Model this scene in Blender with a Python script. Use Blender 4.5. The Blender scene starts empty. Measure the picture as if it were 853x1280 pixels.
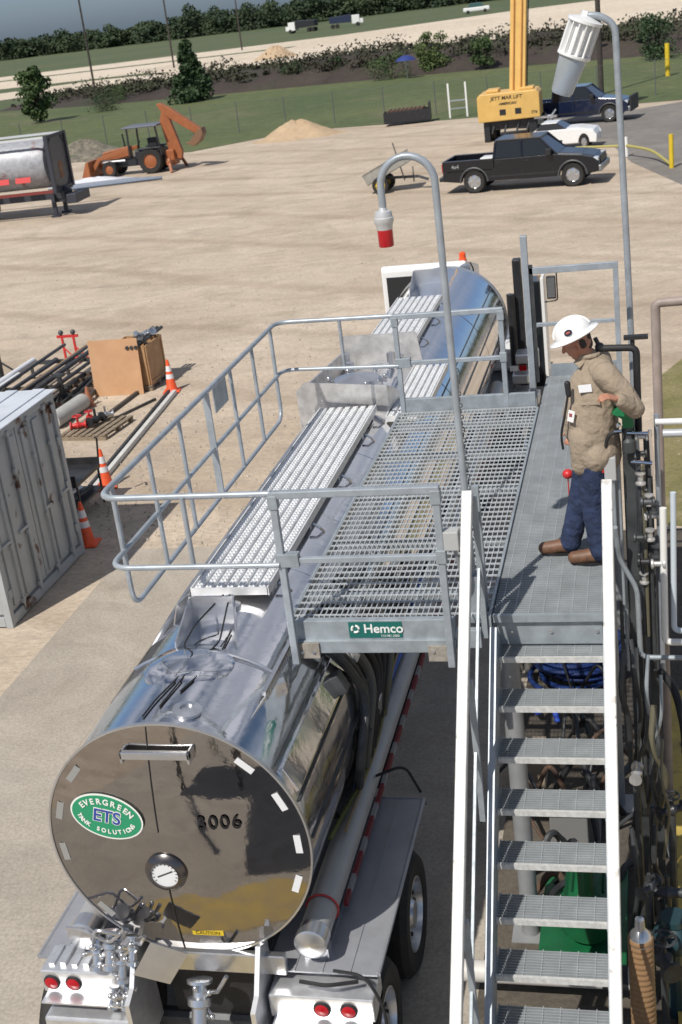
import bpy, bmesh, math, random
from math import sin, cos, pi, radians as R
from mathutils import Vector, Matrix
random.seed(7)
scene = bpy.context.scene
C = scene.collection
# ------------------------------------------------------------------ camera
H = 7.4
PITCH, ROLL, YAW = .3737, -.1281, -.258
def cam_matrix():
    cy, sy = cos(YAW), sin(YAW); cp, sp = cos(PITCH), sin(PITCH); cr, sr = cos(ROLL), sin(ROLL)
    Rz = Matrix(((cy, -sy, 0), (sy, cy, 0), (0, 0, 1)))
    base = Matrix(((1, 0, 0), (0, 0, -1), (0, 1, 0)))
    Rx = Matrix(((1, 0, 0), (0, cp, -sp), (0, sp, cp)))
    Rr = Matrix(((cr, -sr, 0), (sr, cr, 0), (0, 0, 1)))
    M = Rr @ Rx @ base @ Rz
    m = Matrix((M[0], -M[1], -M[2])).transposed().to_4x4()
    m.translation = Vector((0, 0, H))
    return m
cam = bpy.data.cameras.new('camera'); co = bpy.data.objects.new('camera', cam); C.objects.link(co)
co.matrix_world = cam_matrix()
cam.lens = 36 * 1620 / 1280; cam.sensor_width = 36; cam.sensor_fit = 'AUTO'
cam.clip_start = .05; cam.clip_end = 6000
cam.dof.use_dof = True; cam.dof.focus_distance = 12.5; cam.dof.aperture_fstop = 3.2
scene.camera = co
# ------------------------------------------------------------------ light
SUN = Vector((.244, .575, -.781)).normalized()
w = bpy.data.worlds.new('World'); scene.world = w; w.use_nodes = True
nt = w.node_tree
sky = nt.nodes.new('ShaderNodeTexSky'); sky.sky_type = 'NISHITA'; sky.sun_disc = False
sky.sun_elevation = math.asin(-SUN.z); sky.sun_rotation = math.atan2(-SUN.x, -SUN.y)
sky.altitude = 0; sky.air_density = 1.0; sky.dust_density = 1.2; sky.ozone_density = 1.2
bg = nt.nodes['Background']; bg.inputs[1].default_value = .06
# a dull blue-grey cloud bank low on the horizon under a clear sky
tcw = nt.nodes.new('ShaderNodeTexCoord'); spw = nt.nodes.new('ShaderNodeSeparateXYZ'); nt.links.new(tcw.outputs['Generated'], spw.inputs[0])
nzw = nt.nodes.new('ShaderNodeTexNoise'); nzw.inputs['Scale'].default_value = 3.5; nzw.inputs['Detail'].default_value = 6; nt.links.new(tcw.outputs['Generated'], nzw.inputs['Vector'])
adw = nt.nodes.new('ShaderNodeMath'); adw.operation = 'MULTIPLY_ADD'; adw.inputs[1].default_value = .18; nt.links.new(nzw.outputs['Fac'], adw.inputs[0]); nt.links.new(spw.outputs[2], adw.inputs[2])
rw = nt.nodes.new('ShaderNodeValToRGB'); rw.color_ramp.elements[0].position = .14; rw.color_ramp.elements[0].color = (1.0,1.25,1.8,1); rw.color_ramp.elements[1].position = .42; rw.color_ramp.elements[1].color = (1,1.0,1.0,1)
nt.links.new(adw.outputs[0], rw.inputs[0])
mxw = nt.nodes.new('ShaderNodeMix'); mxw.data_type = 'RGBA'; mxw.blend_type = 'MULTIPLY'; mxw.inputs[0].default_value = 1
nt.links.new(sky.outputs[0], mxw.inputs[6]); nt.links.new(rw.outputs[0], mxw.inputs[7])
# bright streaky clouds added ahead, out of view, to brighten the tank's reflections
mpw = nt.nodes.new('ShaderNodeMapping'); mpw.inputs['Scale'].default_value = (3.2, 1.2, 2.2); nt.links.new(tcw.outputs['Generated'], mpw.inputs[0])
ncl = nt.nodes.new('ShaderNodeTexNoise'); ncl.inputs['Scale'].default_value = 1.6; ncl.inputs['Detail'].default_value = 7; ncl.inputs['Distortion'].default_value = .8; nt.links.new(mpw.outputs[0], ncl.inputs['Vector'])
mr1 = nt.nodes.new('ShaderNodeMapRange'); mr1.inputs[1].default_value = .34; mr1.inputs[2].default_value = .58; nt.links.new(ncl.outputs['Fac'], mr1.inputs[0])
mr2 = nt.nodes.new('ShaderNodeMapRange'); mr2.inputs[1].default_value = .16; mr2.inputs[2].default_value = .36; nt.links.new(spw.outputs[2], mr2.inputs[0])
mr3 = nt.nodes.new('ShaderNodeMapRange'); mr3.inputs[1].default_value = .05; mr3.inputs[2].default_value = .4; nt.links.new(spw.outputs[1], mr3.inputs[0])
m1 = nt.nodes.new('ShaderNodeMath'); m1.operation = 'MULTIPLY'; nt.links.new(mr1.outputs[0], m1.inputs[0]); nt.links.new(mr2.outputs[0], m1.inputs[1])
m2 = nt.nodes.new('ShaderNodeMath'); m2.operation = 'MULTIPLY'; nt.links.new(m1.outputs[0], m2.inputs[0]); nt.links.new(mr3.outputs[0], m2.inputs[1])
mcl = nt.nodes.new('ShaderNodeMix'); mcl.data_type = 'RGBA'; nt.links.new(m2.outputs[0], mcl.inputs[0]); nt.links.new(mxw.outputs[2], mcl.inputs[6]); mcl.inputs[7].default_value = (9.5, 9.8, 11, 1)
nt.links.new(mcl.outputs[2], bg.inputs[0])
sl = bpy.data.lights.new('sun', 'SUN'); sl.energy = 4.3; sl.angle = R(.5); sl.color = (1, .95, .87)
so = bpy.data.objects.new('sun', sl); C.objects.link(so)
so.rotation_euler = SUN.to_track_quat('-Z', 'Y').to_euler(); so.location = (-10, -20, 40)
scene.view_settings.view_transform = 'Standard'; scene.view_settings.look = 'None'
scene.view_settings.exposure = 0; scene.view_settings.gamma = 1
scene.cycles.max_bounces = 7; scene.cycles.transparent_max_bounces = 6
# ------------------------------------------------------------------ materials
MATS = {}
def mat(name, col, rough=.6, metal=0., var=0., scale=5., bump=0., bscale=40., col2=None, emit=None, trans=0., detail=4., rvar=0., dirt=None, coat=0.):
    if name in MATS: return MATS[name]
    m = bpy.data.materials.new(name); m.use_nodes = True; MATS[name] = m
    n = m.node_tree; b = n.nodes['Principled BSDF']
    col = tuple(col) + (1,)
    b.inputs['Base Color'].default_value = col
    b.inputs['Roughness'].default_value = rough; b.inputs['Metallic'].default_value = metal
    if trans: b.inputs['Transmission Weight'].default_value = trans
    if coat: b.inputs['Coat Weight'].default_value = coat; b.inputs['Coat Roughness'].default_value = .08
    if emit: b.inputs['Emission Color'].default_value = tuple(emit[:3]) + (1,); b.inputs['Emission Strength'].default_value = emit[3]
    tc = n.nodes.new('ShaderNodeTexCoord')
    if var or col2:
        nz = n.nodes.new('ShaderNodeTexNoise'); nz.inputs['Scale'].default_value = scale; nz.inputs['Detail'].default_value = detail
        nz.inputs['Roughness'].default_value = .62
        n.links.new(tc.outputs['Object'], nz.inputs['Vector'])
        r = n.nodes.new('ShaderNodeValToRGB'); r.color_ramp.elements[0].position = .32; r.color_ramp.elements[1].position = .68
        c2 = tuple(col2) + (1,) if col2 else tuple(min(1, c * (1 + var)) for c in col[:3]) + (1,)
        c1 = col if col2 else tuple(c * (1 - var) for c in col[:3]) + (1,)
        r.color_ramp.elements[0].color = c1; r.color_ramp.elements[1].color = c2
        n.links.new(nz.outputs['Fac'], r.inputs[0]); last = r.outputs[0]
        if dirt:   # blotches with a shape of their own
            d = n.nodes.new('ShaderNodeTexNoise'); d.inputs['Scale'].default_value = dirt[1]; d.inputs['Detail'].default_value = 6
            n.links.new(tc.outputs['Object'], d.inputs['Vector'])
            dr = n.nodes.new('ShaderNodeValToRGB'); dr.color_ramp.elements[0].position = dirt[2]; dr.color_ramp.elements[1].position = dirt[2] + .06
            n.links.new(d.outputs['Fac'], dr.inputs[0])
            mx = n.nodes.new('ShaderNodeMix'); mx.data_type = 'RGBA'
            n.links.new(dr.outputs[0], mx.inputs[0]); n.links.new(last, mx.inputs[6]); mx.inputs[7].default_value = tuple(dirt[0]) + (1,)
            last = mx.outputs[2]
        n.links.new(last, b.inputs['Base Color'])
    if rvar:
        nz = n.nodes.new('ShaderNodeTexNoise'); nz.inputs['Scale'].default_value = scale * 1.7; nz.inputs['Detail'].default_value = 5
        n.links.new(tc.outputs['Object'], nz.inputs['Vector'])
        mr = n.nodes.new('ShaderNodeMapRange'); mr.inputs[3].default_value = max(0, rough - rvar); mr.inputs[4].default_value = rough + rvar
        mr.inputs[1].default_value = .3; mr.inputs[2].default_value = .7
        n.links.new(nz.outputs['Fac'], mr.inputs[0]); n.links.new(mr.outputs[0], b.inputs['Roughness'])
    if bump:
        nz = n.nodes.new('ShaderNodeTexNoise'); nz.inputs['Scale'].default_value = bscale; nz.inputs['Detail'].default_value = 5
        n.links.new(tc.outputs['Object'], nz.inputs['Vector'])
        bp = n.nodes.new('ShaderNodeBump'); bp.inputs['Strength'].default_value = min(1, bump); bp.inputs['Distance'].default_value = .02 * max(1, bump)
        n.links.new(nz.outputs['Fac'], bp.inputs['Height']); n.links.new(bp.outputs[0], b.inputs['Normal'])
    return m
galv = mat('galvanised', (.34, .38, .41), .5, .35, var=.16, scale=9, rvar=.1)
galv2 = mat('galvanised_rail', (.36, .40, .44), .42, .3, var=.15, scale=7)
grate = mat('grating_steel', (.37, .4, .42), .55, .3, var=.14, scale=5)
chrome = mat('polished_steel', (.78, .775, .79), .1, 1, bump=.2, bscale=3.2, rvar=.06, scale=3)
mirror = mat('mirror_steel', (.36, .345, .335), .05, 1, bump=.2, bscale=2.4, rvar=.03, scale=4)
steel = mat('satin_steel', (.62, .63, .65), .28, .9, var=.08, scale=6)
alu = mat('aluminium', (.72, .73, .75), .38, .75, var=.1, scale=12)
aluw = mat('aluminium_tread', (.78, .79, .8), .45, .35, var=.1, scale=10)
aludirty = mat('scuffed_aluminium', (.58, .57, .56), .4, .6, var=.2, scale=8)
black = mat('black_rubber', (.018, .018, .02), .6, var=.3, scale=8)
blackm = mat('black_metal', (.03, .031, .035), .4, .2, var=.3, scale=8)
dark = mat('dark_steel', (.07, .075, .08), .5, .4, var=.35, scale=7)
rust = mat('rusty_steel', (.16, .085, .05), .8, .1, col2=(.09, .07, .06), scale=9, bump=.3)
white = mat('white_paint', (.8, .8, .79), .35, coat=.3)
pvc = mat('white_pvc', (.8, .8, .77), .4)
glass = mat('dark_glass', (.015, .018, .022), .05, coat=.3)
red = mat('red_paint', (.55, .03, .03), .4)
redlens = mat('red_lens', (.55, .01, .02), .12, trans=.25)
orange = mat('cone_orange', (.8, .1, .025), .5, var=.15, scale=6)
refl = mat('reflective_white', (.75, .76, .78), .4)
yellow = mat('machine_yellow', (.68, .43, .13), .45, var=.08, scale=2)
yel = mat('safety_yellow', (.7, .5, .03), .5, var=.1, scale=4)
green = mat('valve_green', (.01, .17, .06), .4, var=.1, scale=8)
wood = mat('pine_board', (.48, .3, .16), .7, col2=(.36, .21, .1), scale=4, bump=.2)
ply = mat('plywood', (.6, .36, .2), .7, col2=(.5, .28, .15), scale=1.6, bump=.1, bscale=12)
oldwood = mat('weathered_wood', (.3, .24, .17), .8, col2=(.19, .15, .11), scale=8, bump=.3)
blue = mat('blue_plastic', (.02, .09, .45), .5, var=.2, scale=6)
# ------------------------------------------------------------------ mesh helper
class MB:
    def __init__(s): s.v = []; s.f = []; s.sm = []
    def add(s, vs, fs, smooth=False, M=None):
        o = len(s.v)
        for p in vs:
            p = Vector(p)
            if M is not None: p = M @ p
            s.v.append(tuple(p))
        for f in fs: s.f.append(tuple(i + o for i in f)); s.sm.append(smooth)
        return s
    def box(s, x0, x1, y0, y1, z0, z1, M=None):
        if x0 > x1: x0, x1 = x1, x0
        if y0 > y1: y0, y1 = y1, y0
        if z0 > z1: z0, z1 = z1, z0
        return s.add([(x0,y0,z0),(x1,y0,z0),(x1,y1,z0),(x0,y1,z0),(x0,y0,z1),(x1,y0,z1),(x1,y1,z1),(x0,y1,z1)],
              [(0,3,2,1),(4,5,6,7),(0,1,5,4),(1,2,6,5),(2,3,7,6),(3,0,4,7)], False, M)
    def bar(s, a, b, w, h, up=(0,0,1)):
        a, b = Vector(a), Vector(b); d = b - a; L = d.length; d.normalize(); up = Vector(up)
        x = d.cross(up)
        if x.length < 1e-4: x = d.cross(Vector((0,1,0)))
        x.normalize(); z = x.cross(d)
        M = Matrix((x, d, z)).transposed().to_4x4(); M.translation = a
        return s.box(-w/2, w/2, 0, L, -h/2, h/2, M)
    def tube(s, pts, r, n=10, cap=True, closed=False, rs=None):
        pts = [Vector(p) for p in pts]; N = len(pts); o = len(s.v)
        t = []
        for i in range(N):
            a = pts[(i-1) % N] if (closed or i) else pts[i]; b = pts[(i+1) % N] if (closed or i < N-1) else pts[i]
            q = (b - a); t.append(q.normalized() if q.length > 1e-9 else Vector((0,0,1)))
        u = t[0].cross(Vector((0,0,1)))
        if u.length < .1: u = t[0].cross(Vector((1,0,0)))
        u.normalize()
        for i in range(N):
            u = (u - t[i] * u.dot(t[i])); u.normalize(); vv = t[i].cross(u)
            k = 1.0
            if 0 < i < N-1 or closed:
                c = max(.5, (pts[(i+1) % N]-pts[i]).normalized().dot(t[i])); k = 1 / c if c < .98 else 1
            rr = rs[i] if rs else r
            for j in range(n):
                a = 2*pi*j/n; s.v.append(tuple(pts[i] + (u*cos(a) + vv*sin(a)) * rr))
        for i in range(N if closed else N-1):
            for j in range(n):
                a = o+i*n+j; b = o+i*n+(j+1) % n; c = o+((i+1) % N)*n+(j+1) % n; d = o+((i+1) % N)*n+j
                s.f.append((a,b,c,d)); s.sm.append(True)
        if cap and not closed:
            s.f.append(tuple(o+j for j in range(n))[::-1]); s.sm.append(False)
            s.f.append(tuple(o+(N-1)*n+j for j in range(n))); s.sm.append(False)
        return s
    def lathe(s, prof, n=24, M=None, cap=True):   # prof: (r,z)
        o = len(s.v); vs = []; fs = []
        for r, z in prof:
            for j in range(n): a = 2*pi*j/n; vs.append((r*cos(a), r*sin(a), z))
        for i in range(len(prof)-1):
            for j in range(n): fs.append((i*n+j, i*n+(j+1) % n, (i+1)*n+(j+1) % n, (i+1)*n+j))
        s.add(vs, fs, True, M)
        if cap:
            s.f.append(tuple(o+j for j in range(n))[::-1]); s.sm.append(False)
            s.f.append(tuple(o+(len(prof)-1)*n+j for j in range(n))); s.sm.append(False)
        return s
    def prism(s, poly, t0, t1, M=None):   # poly in xz, extruded along y
        n = len(poly)
        vs = [(x, t0, z) for x, z in poly] + [(x, t1, z) for x, z in poly]
        fs = [tuple(range(n)), tuple(range(2*n-1, n-1, -1))] + [(i, i+n, (i+1) % n + n, (i+1) % n) for i in range(n)]
        return s.add(vs, fs, False, M)
    def sphere(s, c, r, n=12, m=8, sc=(1,1,1)):
        c = Vector(c); vs = []; fs = []
        for i in range(m+1):
            for j in range(n):
                a = 2*pi*j/n; b = pi*i/m; vs.append((c.x+r*sc[0]*sin(b)*cos(a), c.y+r*sc[1]*sin(b)*sin(a), c.z+r*sc[2]*cos(b)))
        for i in range(m):
            for j in range(n): fs.append((i*n+j, (i+1)*n+j, (i+1)*n+(j+1) % n, i*n+(j+1) % n))
        return s.add(vs, fs, True)
    def build(s, name, m, parent=None, M=None, bevel=0, angle=35):
        me = bpy.data.meshes.new(name); me.from_pydata([Vector(v) for v in s.v], [], s.f)
        me.polygons.foreach_set('use_smooth', s.sm)
        bm = bmesh.new(); bm.from_mesh(me); bmesh.ops.remove_doubles(bm, verts=bm.verts, dist=1e-5) if len(s.v) < 60000 and any(s.sm) else None
        bmesh.ops.recalc_face_normals(bm, faces=bm.faces); bm.to_mesh(me); bm.free()
        if any(s.sm):
            try: me.set_sharp_from_angle(angle=R(angle))
            except Exception: pass
        me.materials.append(m)
        o = bpy.data.objects.new(name, me); C.objects.link(o)
        if parent: o.parent = parent
        if M is not None: o.matrix_local = M
        if bevel:
            b = o.modifiers.new('b', 'BEVEL'); b.width = bevel; b.segments = 2; b.limit_method = 'ANGLE'; b.angle_limit = R(40)
        return o
def thing(name, label, cat, loc=(0,0,0), rz=0, group=None):
    o = bpy.data.objects.new(name, None); C.objects.link(o); o.empty_display_size = .2
    o.location = loc; o.rotation_euler = (0,0,rz); o['label'] = label; o['category'] = cat
    if group: o['group'] = group
    return o
def tag(o, label, cat, group=None, kind=None):
    if label: o['label'] = label
    if cat: o['category'] = cat
    if group: o['group'] = group
    if kind: o['kind'] = kind
    return o
def struct(name, mb, m): o = mb.build(name, m); o['kind'] = 'structure'; return o
def copy_tree(o, parent=None):
    c = o.copy(); C.objects.link(c); c.parent = parent
    for ch in list(o.children): copy_tree(ch, c)
    return c
def text(s, size, m, parent, M, name='lettering', depth=.002, bold=0., shear=0., space=1.):
    cu = bpy.data.curves.new('t', 'FONT'); cu.body = s; cu.size = size; cu.extrude = depth; cu.align_x = 'CENTER'; cu.align_y = 'CENTER'
    cu.offset = bold; cu.shear = shear; cu.space_character = space
    o = bpy.data.objects.new('t', cu); C.objects.link(o)
    bpy.context.view_layer.update()
    me = bpy.data.meshes.new_from_object(o.evaluated_get(bpy.context.evaluated_depsgraph_get()))
    bpy.data.objects.remove(o)
    me.materials.clear(); me.materials.append(m)
    t = bpy.data.objects.new(name, me); C.objects.link(t); t.parent = parent; t.matrix_local = M
    return t
def frame(origin, xdir, zdir):   # local x -> xdir, local z -> zdir (normal)
    x = Vector(xdir).normalized(); z = Vector(zdir).normalized(); y = z.cross(x).normalized(); x = y.cross(z)
    m = Matrix((x, y, z)).transposed().to_4x4(); m.translation = Vector(origin); return m
def arc(c, r, a0, a1, n, ax='xz'):
    out = []
    for i in range(n+1):
        a = a0 + (a1-a0)*i/n
        if ax == 'xz': out.append((c[0]+r*cos(a), c[1], c[2]+r*sin(a)))
        elif ax == 'yz': out.append((c[0], c[1]+r*cos(a), c[2]+r*sin(a)))
        else: out.append((c[0]+r*cos(a), c[1]+r*sin(a), c[2]))
    return out
def rounded(pts, rad, n=5):   # polyline with rounded corners
    pts = [Vector(p) for p in pts]; out = [pts[0]]
    for i in range(1, len(pts)-1):
        a, b, c = pts[i-1], pts[i], pts[i+1]
        p = b + (a-b).normalized()*rad; q = b + (c-b).normalized()*rad
        for k in range(n+1):
            t = k/n; out.append(p*(1-t)**2 + b*2*t*(1-t) + q*t*t)
    out.append(pts[-1]); return out
def leaves(mb, cx, cy, cz, rx, ry, rz, n, size, seed=0):
    rnd = random.Random(seed)
    for _ in range(n):
        while True:
            a = Vector((rnd.uniform(-1,1), rnd.uniform(-1,1), rnd.uniform(-1,1)))
            if .2 < a.length < 1: break
        p = Vector((cx + a.x*rx, cy + a.y*ry, cz + a.z*rz))
        u = Vector((rnd.gauss(0,1), rnd.gauss(0,1), rnd.gauss(0,1))).normalized(); v = u.orthogonal().normalized()
        s = size * rnd.uniform(.6, 1.4)
        mb.add([p-u*s, p-v*s*.6, p+u*s, p+v*s*.6], [(0,1,2,3)])
#=== GROUND ===
def ground_mat(name, c1, c2, c3, s1, s2, bump=.4, bs=25, rough=.9, dark=None, stretch=1):
    m = bpy.data.materials.new(name); m.use_nodes = True; n = m.node_tree; b = n.nodes['Principled BSDF']
    b.inputs['Roughness'].default_value = rough
    tc = n.nodes.new('ShaderNodeTexCoord'); mp = n.nodes.new('ShaderNodeMapping'); n.links.new(tc.outputs['Object'], mp.inputs[0])
    mp.inputs['Scale'].default_value = (1, stretch, 1); mp.inputs['Rotation'].default_value = (0, 0, -.2)
    def noise(s, d=5, dist=0.):
        z = n.nodes.new('ShaderNodeTexNoise'); z.inputs['Scale'].default_value = s; z.inputs['Detail'].default_value = d; z.inputs['Distortion'].default_value = dist
        z.inputs['Roughness'].default_value = .65
        n.links.new(mp.outputs[0], z.inputs['Vector']); return z.outputs['Fac']
    def ramp(x, a, bb, ca, cb):
        r = n.nodes.new('ShaderNodeValToRGB'); r.color_ramp.elements[0].position = a; r.color_ramp.elements[1].position = bb
        r.color_ramp.elements[0].color = (*ca, 1); r.color_ramp.elements[1].color = (*cb, 1); n.links.new(x, r.inputs[0]); return r.outputs[0]
    def mix(f, a, bb, mode='MIX'):
        x = n.nodes.new('ShaderNodeMix'); x.data_type = 'RGBA'; x.blend_type = mode
        if isinstance(f, float): x.inputs[0].default_value = f
        else: n.links.new(f, x.inputs[0])
        n.links.new(a, x.inputs[6]); n.links.new(bb, x.inputs[7]); return x.outputs[2]
    base = ramp(noise(s1, 6, .4), .35, .65, c1, c2)
    base = mix(ramp(noise(s2, 5, .8), .55, .72, (0,0,0), (1,1,1)), base, ramp(noise(s1), 0, 1, c3, c3))
    fine = ramp(noise(bs, 4), .3, .7, (.78,.78,.78), (1.15,1.15,1.15)); base = mix(1., base, fine, 'MULTIPLY'); mid = ramp(noise(.9, 9, 1.2), .3, .7, (.82,.82,.82), (1.12,1.12,1.12)); base = mix(1., base, mid, 'MULTIPLY')
    if name == 'caliche_lot':      # faint tyre ruts curving over the lot
        for sc_, rot_ in ((.07, .5),):
            mq = n.nodes.new('ShaderNodeMapping'); n.links.new(tc.outputs['Object'], mq.inputs[0]); mq.inputs['Rotation'].default_value = (0, 0, rot_); mq.inputs['Location'].default_value = (30, 90, 0)
            wv = n.nodes.new('ShaderNodeTexWave'); wv.wave_type = 'RINGS'; wv.inputs['Scale'].default_value = sc_; wv.inputs['Distortion'].default_value = 5; wv.inputs['Detail'].default_value = 4; wv.inputs['Detail Scale'].default_value = .6
            n.links.new(mq.outputs[0], wv.inputs['Vector'])
            base = mix(1., base, ramp(wv.outputs['Fac'], .0, .1, (.86,.84,.82), (1,1,1)), 'MULTIPLY')
    n.links.new(base, b.inputs['Base Color'])
    bp = n.nodes.new('ShaderNodeBump'); bp.inputs['Strength'].default_value = bump; bp.inputs['Distance'].default_value = .03
    n.links.new(noise(bs), bp.inputs['Height']); n.links.new(bp.outputs[0], b.inputs['Normal'])
    return m
m_lot = ground_mat('caliche_lot', (.455,.37,.28), (.57,.48,.38), (.39,.32,.245), .16, .3, .5, 9, stretch=1.6)
m_conc = ground_mat('concrete', (.38,.335,.28), (.435,.39,.33), (.33,.285,.23), .3, .8, .2, 30)
m_grass = ground_mat('grass', (.075,.105,.035), (.115,.135,.05), (.15,.14,.075), .05, .09, .8, 1.2)
m_asph = ground_mat('asphalt', (.19,.175,.16), (.24,.225,.205), (.29,.26,.22), .3, .25, .4, 20)
m_sand = ground_mat('pale_road', (.62,.53,.41), (.72,.62,.5), (.5,.42,.33), .02, .04, .2, .8)
m_berm = ground_mat('dark_soil', (.035,.026,.022), (.06,.045,.035), (.035,.045,.018), .1, .15, .6, 2)
m_yard = ground_mat('shaded_ground', (.075,.065,.055), (.13,.11,.085), (.04,.035,.03), .8, 1.2, .5, 20)  # ground colour darkened to carry the shade under the stairs
m_field = ground_mat('far_field', (.07,.1,.04), (.1,.12,.05), (.13,.12,.065), .01, .03, .3, .5)
def sheet(name, poly, z, m, sub=False):
    mb = MB(); mb.add([(x, y, z) for x, y in poly], [tuple(range(len(poly)))]); return struct(name, mb, m)
sheet('terrain', [(-3000,-300),(3000,-300),(3000,5000),(-3000,5000)], -.03, m_field)
sheet('gravel_lot', [(-95,-30),(40,-30),(40,40),(14,77.5),(2,77.5),(-5,79),(-11.5,80),(-19,82.3),(-23,81),(-26.6,76.7),(-34.8,78.5),(-60,82),(-95,90)], 0, m_lot)
sheet('concrete_pad', [(-7.9,-25),(-2.0,-25),(2,-25),(2,3),(-.2,3),(-.2,17),(-1.6,17),(-7.9,17)], .006, m_conc)
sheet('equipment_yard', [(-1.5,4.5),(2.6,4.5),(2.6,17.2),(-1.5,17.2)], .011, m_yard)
sheet('grass_patch', [(.06,17.4),(6,15),(9,26),(.62,25.9),(.1,24.6)], .008, ground_mat('near_grass', (.18,.17,.06), (.27,.23,.11), (.34,.28,.17), .6, .5, .8, 14))
sheet('asphalt_drive', [(1.6,46),(-.6,54.5),(-1.4,60),(-5.6,61.5),(-5.2,78.2),(-1.1,74.6),(2,76.6),(20,82),(24,40)], .004, m_asph)
sheet('grass_strip', [(-95,90.1),(-60,82.1),(-34.8,78.6),(-26.6,76.8),(-23,81.1),(-19,82.4),(-11.5,80.1),(-5,79.1),(2,77.6),(14,77.6),(60,90),(60,118),(3,116),(-11.4,123),(-28,128),(-43.4,132),(-59,137.5),(-110,160)], .002, m_grass)
sheet('far_road', [(-420,330),(-147,297),(-66,303.3),(-30,335),(8,340),(90,370),(90,132),(4.5,138),(-20,150),(-39.4,160),(-48.7,178),(-80,213.3),(-109,218.8),(-420,250)], .02, m_sand)
sheet('near_track', [(-260,250),(-98.7,200),(-87.4,208),(-59.3,199.2),(-44,190),(-44,178),(-54.4,180.4),(-77.3,183.6),(-87.7,175.4),(-230,215)], .03, m_sand)
sheet('far_verge', [(-420,290),(-150,268),(-66,262),(-66,256),(-150,262),(-420,283)], .04, m_field)
# dark earth bank beyond the grass
def bank():
    mb = MB(); n = 60; rnd = random.Random(3)
    foot = [(-75,148),(-59,138),(-43.4,132.5),(-28,128.5),(-11.4,123.5),(3,116.5),(60,112)]
    def at(t):
        k = t*(len(foot)-1); i = min(int(k), len(foot)-2); f = k-i
        return Vector((foot[i][0]*(1-f)+foot[i+1][0]*f, foot[i][1]*(1-f)+foot[i+1][1]*f, 0))
    rows = []
    for i in range(n+1):
        p = at(i/n); hgt = (.3 + 1.5*min(1, i/n*2.2)) * rnd.uniform(.88, 1.12)
        rows.append([p+Vector((0,0,-.05)), p+Vector((.5,4,hgt*.6)), p+Vector((1,9,hgt)), p+Vector((1.5,16,hgt*rnd.uniform(.85,1.05))), p+Vector((3,26,-.05))])
    mb.v = [tuple(q) for r in rows for q in r]
    for i in range(n):
        for j in range(4): mb.f.append((i*5+j, (i+1)*5+j, (i+1)*5+j+1, i*5+j+1)); mb.sm.append(True)
    struct('earth_bank', mb, m_berm)
    sc = MB()
    for i in range(650):
        t = rnd.random()**.9; p = at(t); yy = rnd.uniform(3, 24); s = rnd.choice([.35,.5,.7,.9,1.5])*rnd.uniform(.8,1.2)*(.4+.9*abs(sin(t*17))); h0 = (.3+1.5*min(1, t*2.2))*.8
        leaves(sc, p.x+yy*.1, p.y+yy, h0+s*.2, s*1.6, s*1.3, s*.75, 60, .17, i)
    o = sc.build('scrub', mat('scrub_leaves', (.04,.03,.022), .8, col2=(.035,.05,.018), scale=.12)); tag(o, 'low dark scrub covering the earth bank beyond the grass', None, None, 'stuff')
bank()
def stones():
    rnd = random.Random(17); mb = MB()
    for i in range(5200):
        if i % 3: x, y = rnd.uniform(-14, -5), 17+abs(rnd.gauss(0, 7))
        else: x, y = rnd.uniform(-24, 3), rnd.uniform(16, 48)
        r = rnd.choice([.008,.012,.015,.02,.035])*rnd.uniform(.7,1.3); a = rnd.uniform(0, 3)
        mb.add([(x+r*cos(a),y+r*sin(a),.002),(x-r*sin(a)*.8,y+r*cos(a)*.8,.002),(x-r*cos(a),y-r*sin(a),.002),(x+r*sin(a)*.8,y-r*cos(a)*.8,.002),(x,y,r*1.1)], [(0,1,4),(1,2,4),(2,3,4),(3,0,4)])
    tag(mb.build('scattered_stones', mat('stone_grey', (.3,.26,.21), .9, col2=(.5,.45,.38), scale=3)), 'small stones scattered over the gravel lot', None, None, 'stuff')
stones()
# ------------------------------------------------------------------ vegetation
leafm = mat('leaf_green', (.028,.06,.016), .7, col2=(.065,.105,.025), scale=.9)
leafd = mat('leaf_dark', (.018,.042,.014), .7, col2=(.04,.075,.022), scale=.9)
leafy = mat('leaf_yellow_green', (.045,.085,.02), .7, col2=(.1,.13,.035), scale=.9)
bark = mat('bark', (.09,.07,.05), .9, var=.3, scale=9, bump=.4)
def tree(name, x, y, h, wdt, label, m=leafm, cat='tree', conical=False, seed=1, group=None, dens=1.):
    rnd = random.Random(seed); t = thing(name, label, cat, (x, y, 0), 0, group)
    tr = MB(); tr.tube([(0,0,-.1),(.05*wdt,0,h*.3),(0,.03*wdt,h*.85)], .1, 7, rs=[h*.03, h*.022, h*.006])
    cl = []
    K_ = int((9+3*h)*(2.2 if conical else 1))
    for k in range(K_):
        zz = (.1+.86*k/K_) if conical else rnd.uniform(.12, .95); rr = (1.05-zz) if conical else math.sqrt(max(.05, 1-(zz*1.7-.8)**2))
        a = rnd.uniform(0, 2*pi); d = rnd.uniform(.2, .75)*rr*wdt/2
        c = (cos(a)*d, sin(a)*d, zz*h); cl.append((c, rr))
        tr.tube([(0,0,zz*h*.6), (c[0]*.5, c[1]*.5, c[2]*.85), c], .02, 5, rs=[h*.011, h*.007, h*.003])
    tr.build('trunk', bark, t)
    cr = MB()
    for i, (c, rr) in enumerate(cl):
        s = rnd.uniform(.45, .8)*wdt*.36*max(.35, rr)
        leaves(cr, c[0], c[1], c[2], s, s, s*.8, int(120*dens), h*.033, seed*100+i)
    cr.build('crown', m, t); return t
tree('leafy_tree', -55.8, 119, 5.2, 3.6, 'loose green tree by the left edge beyond the ISO tank container', leafm, seed=3)
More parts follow.
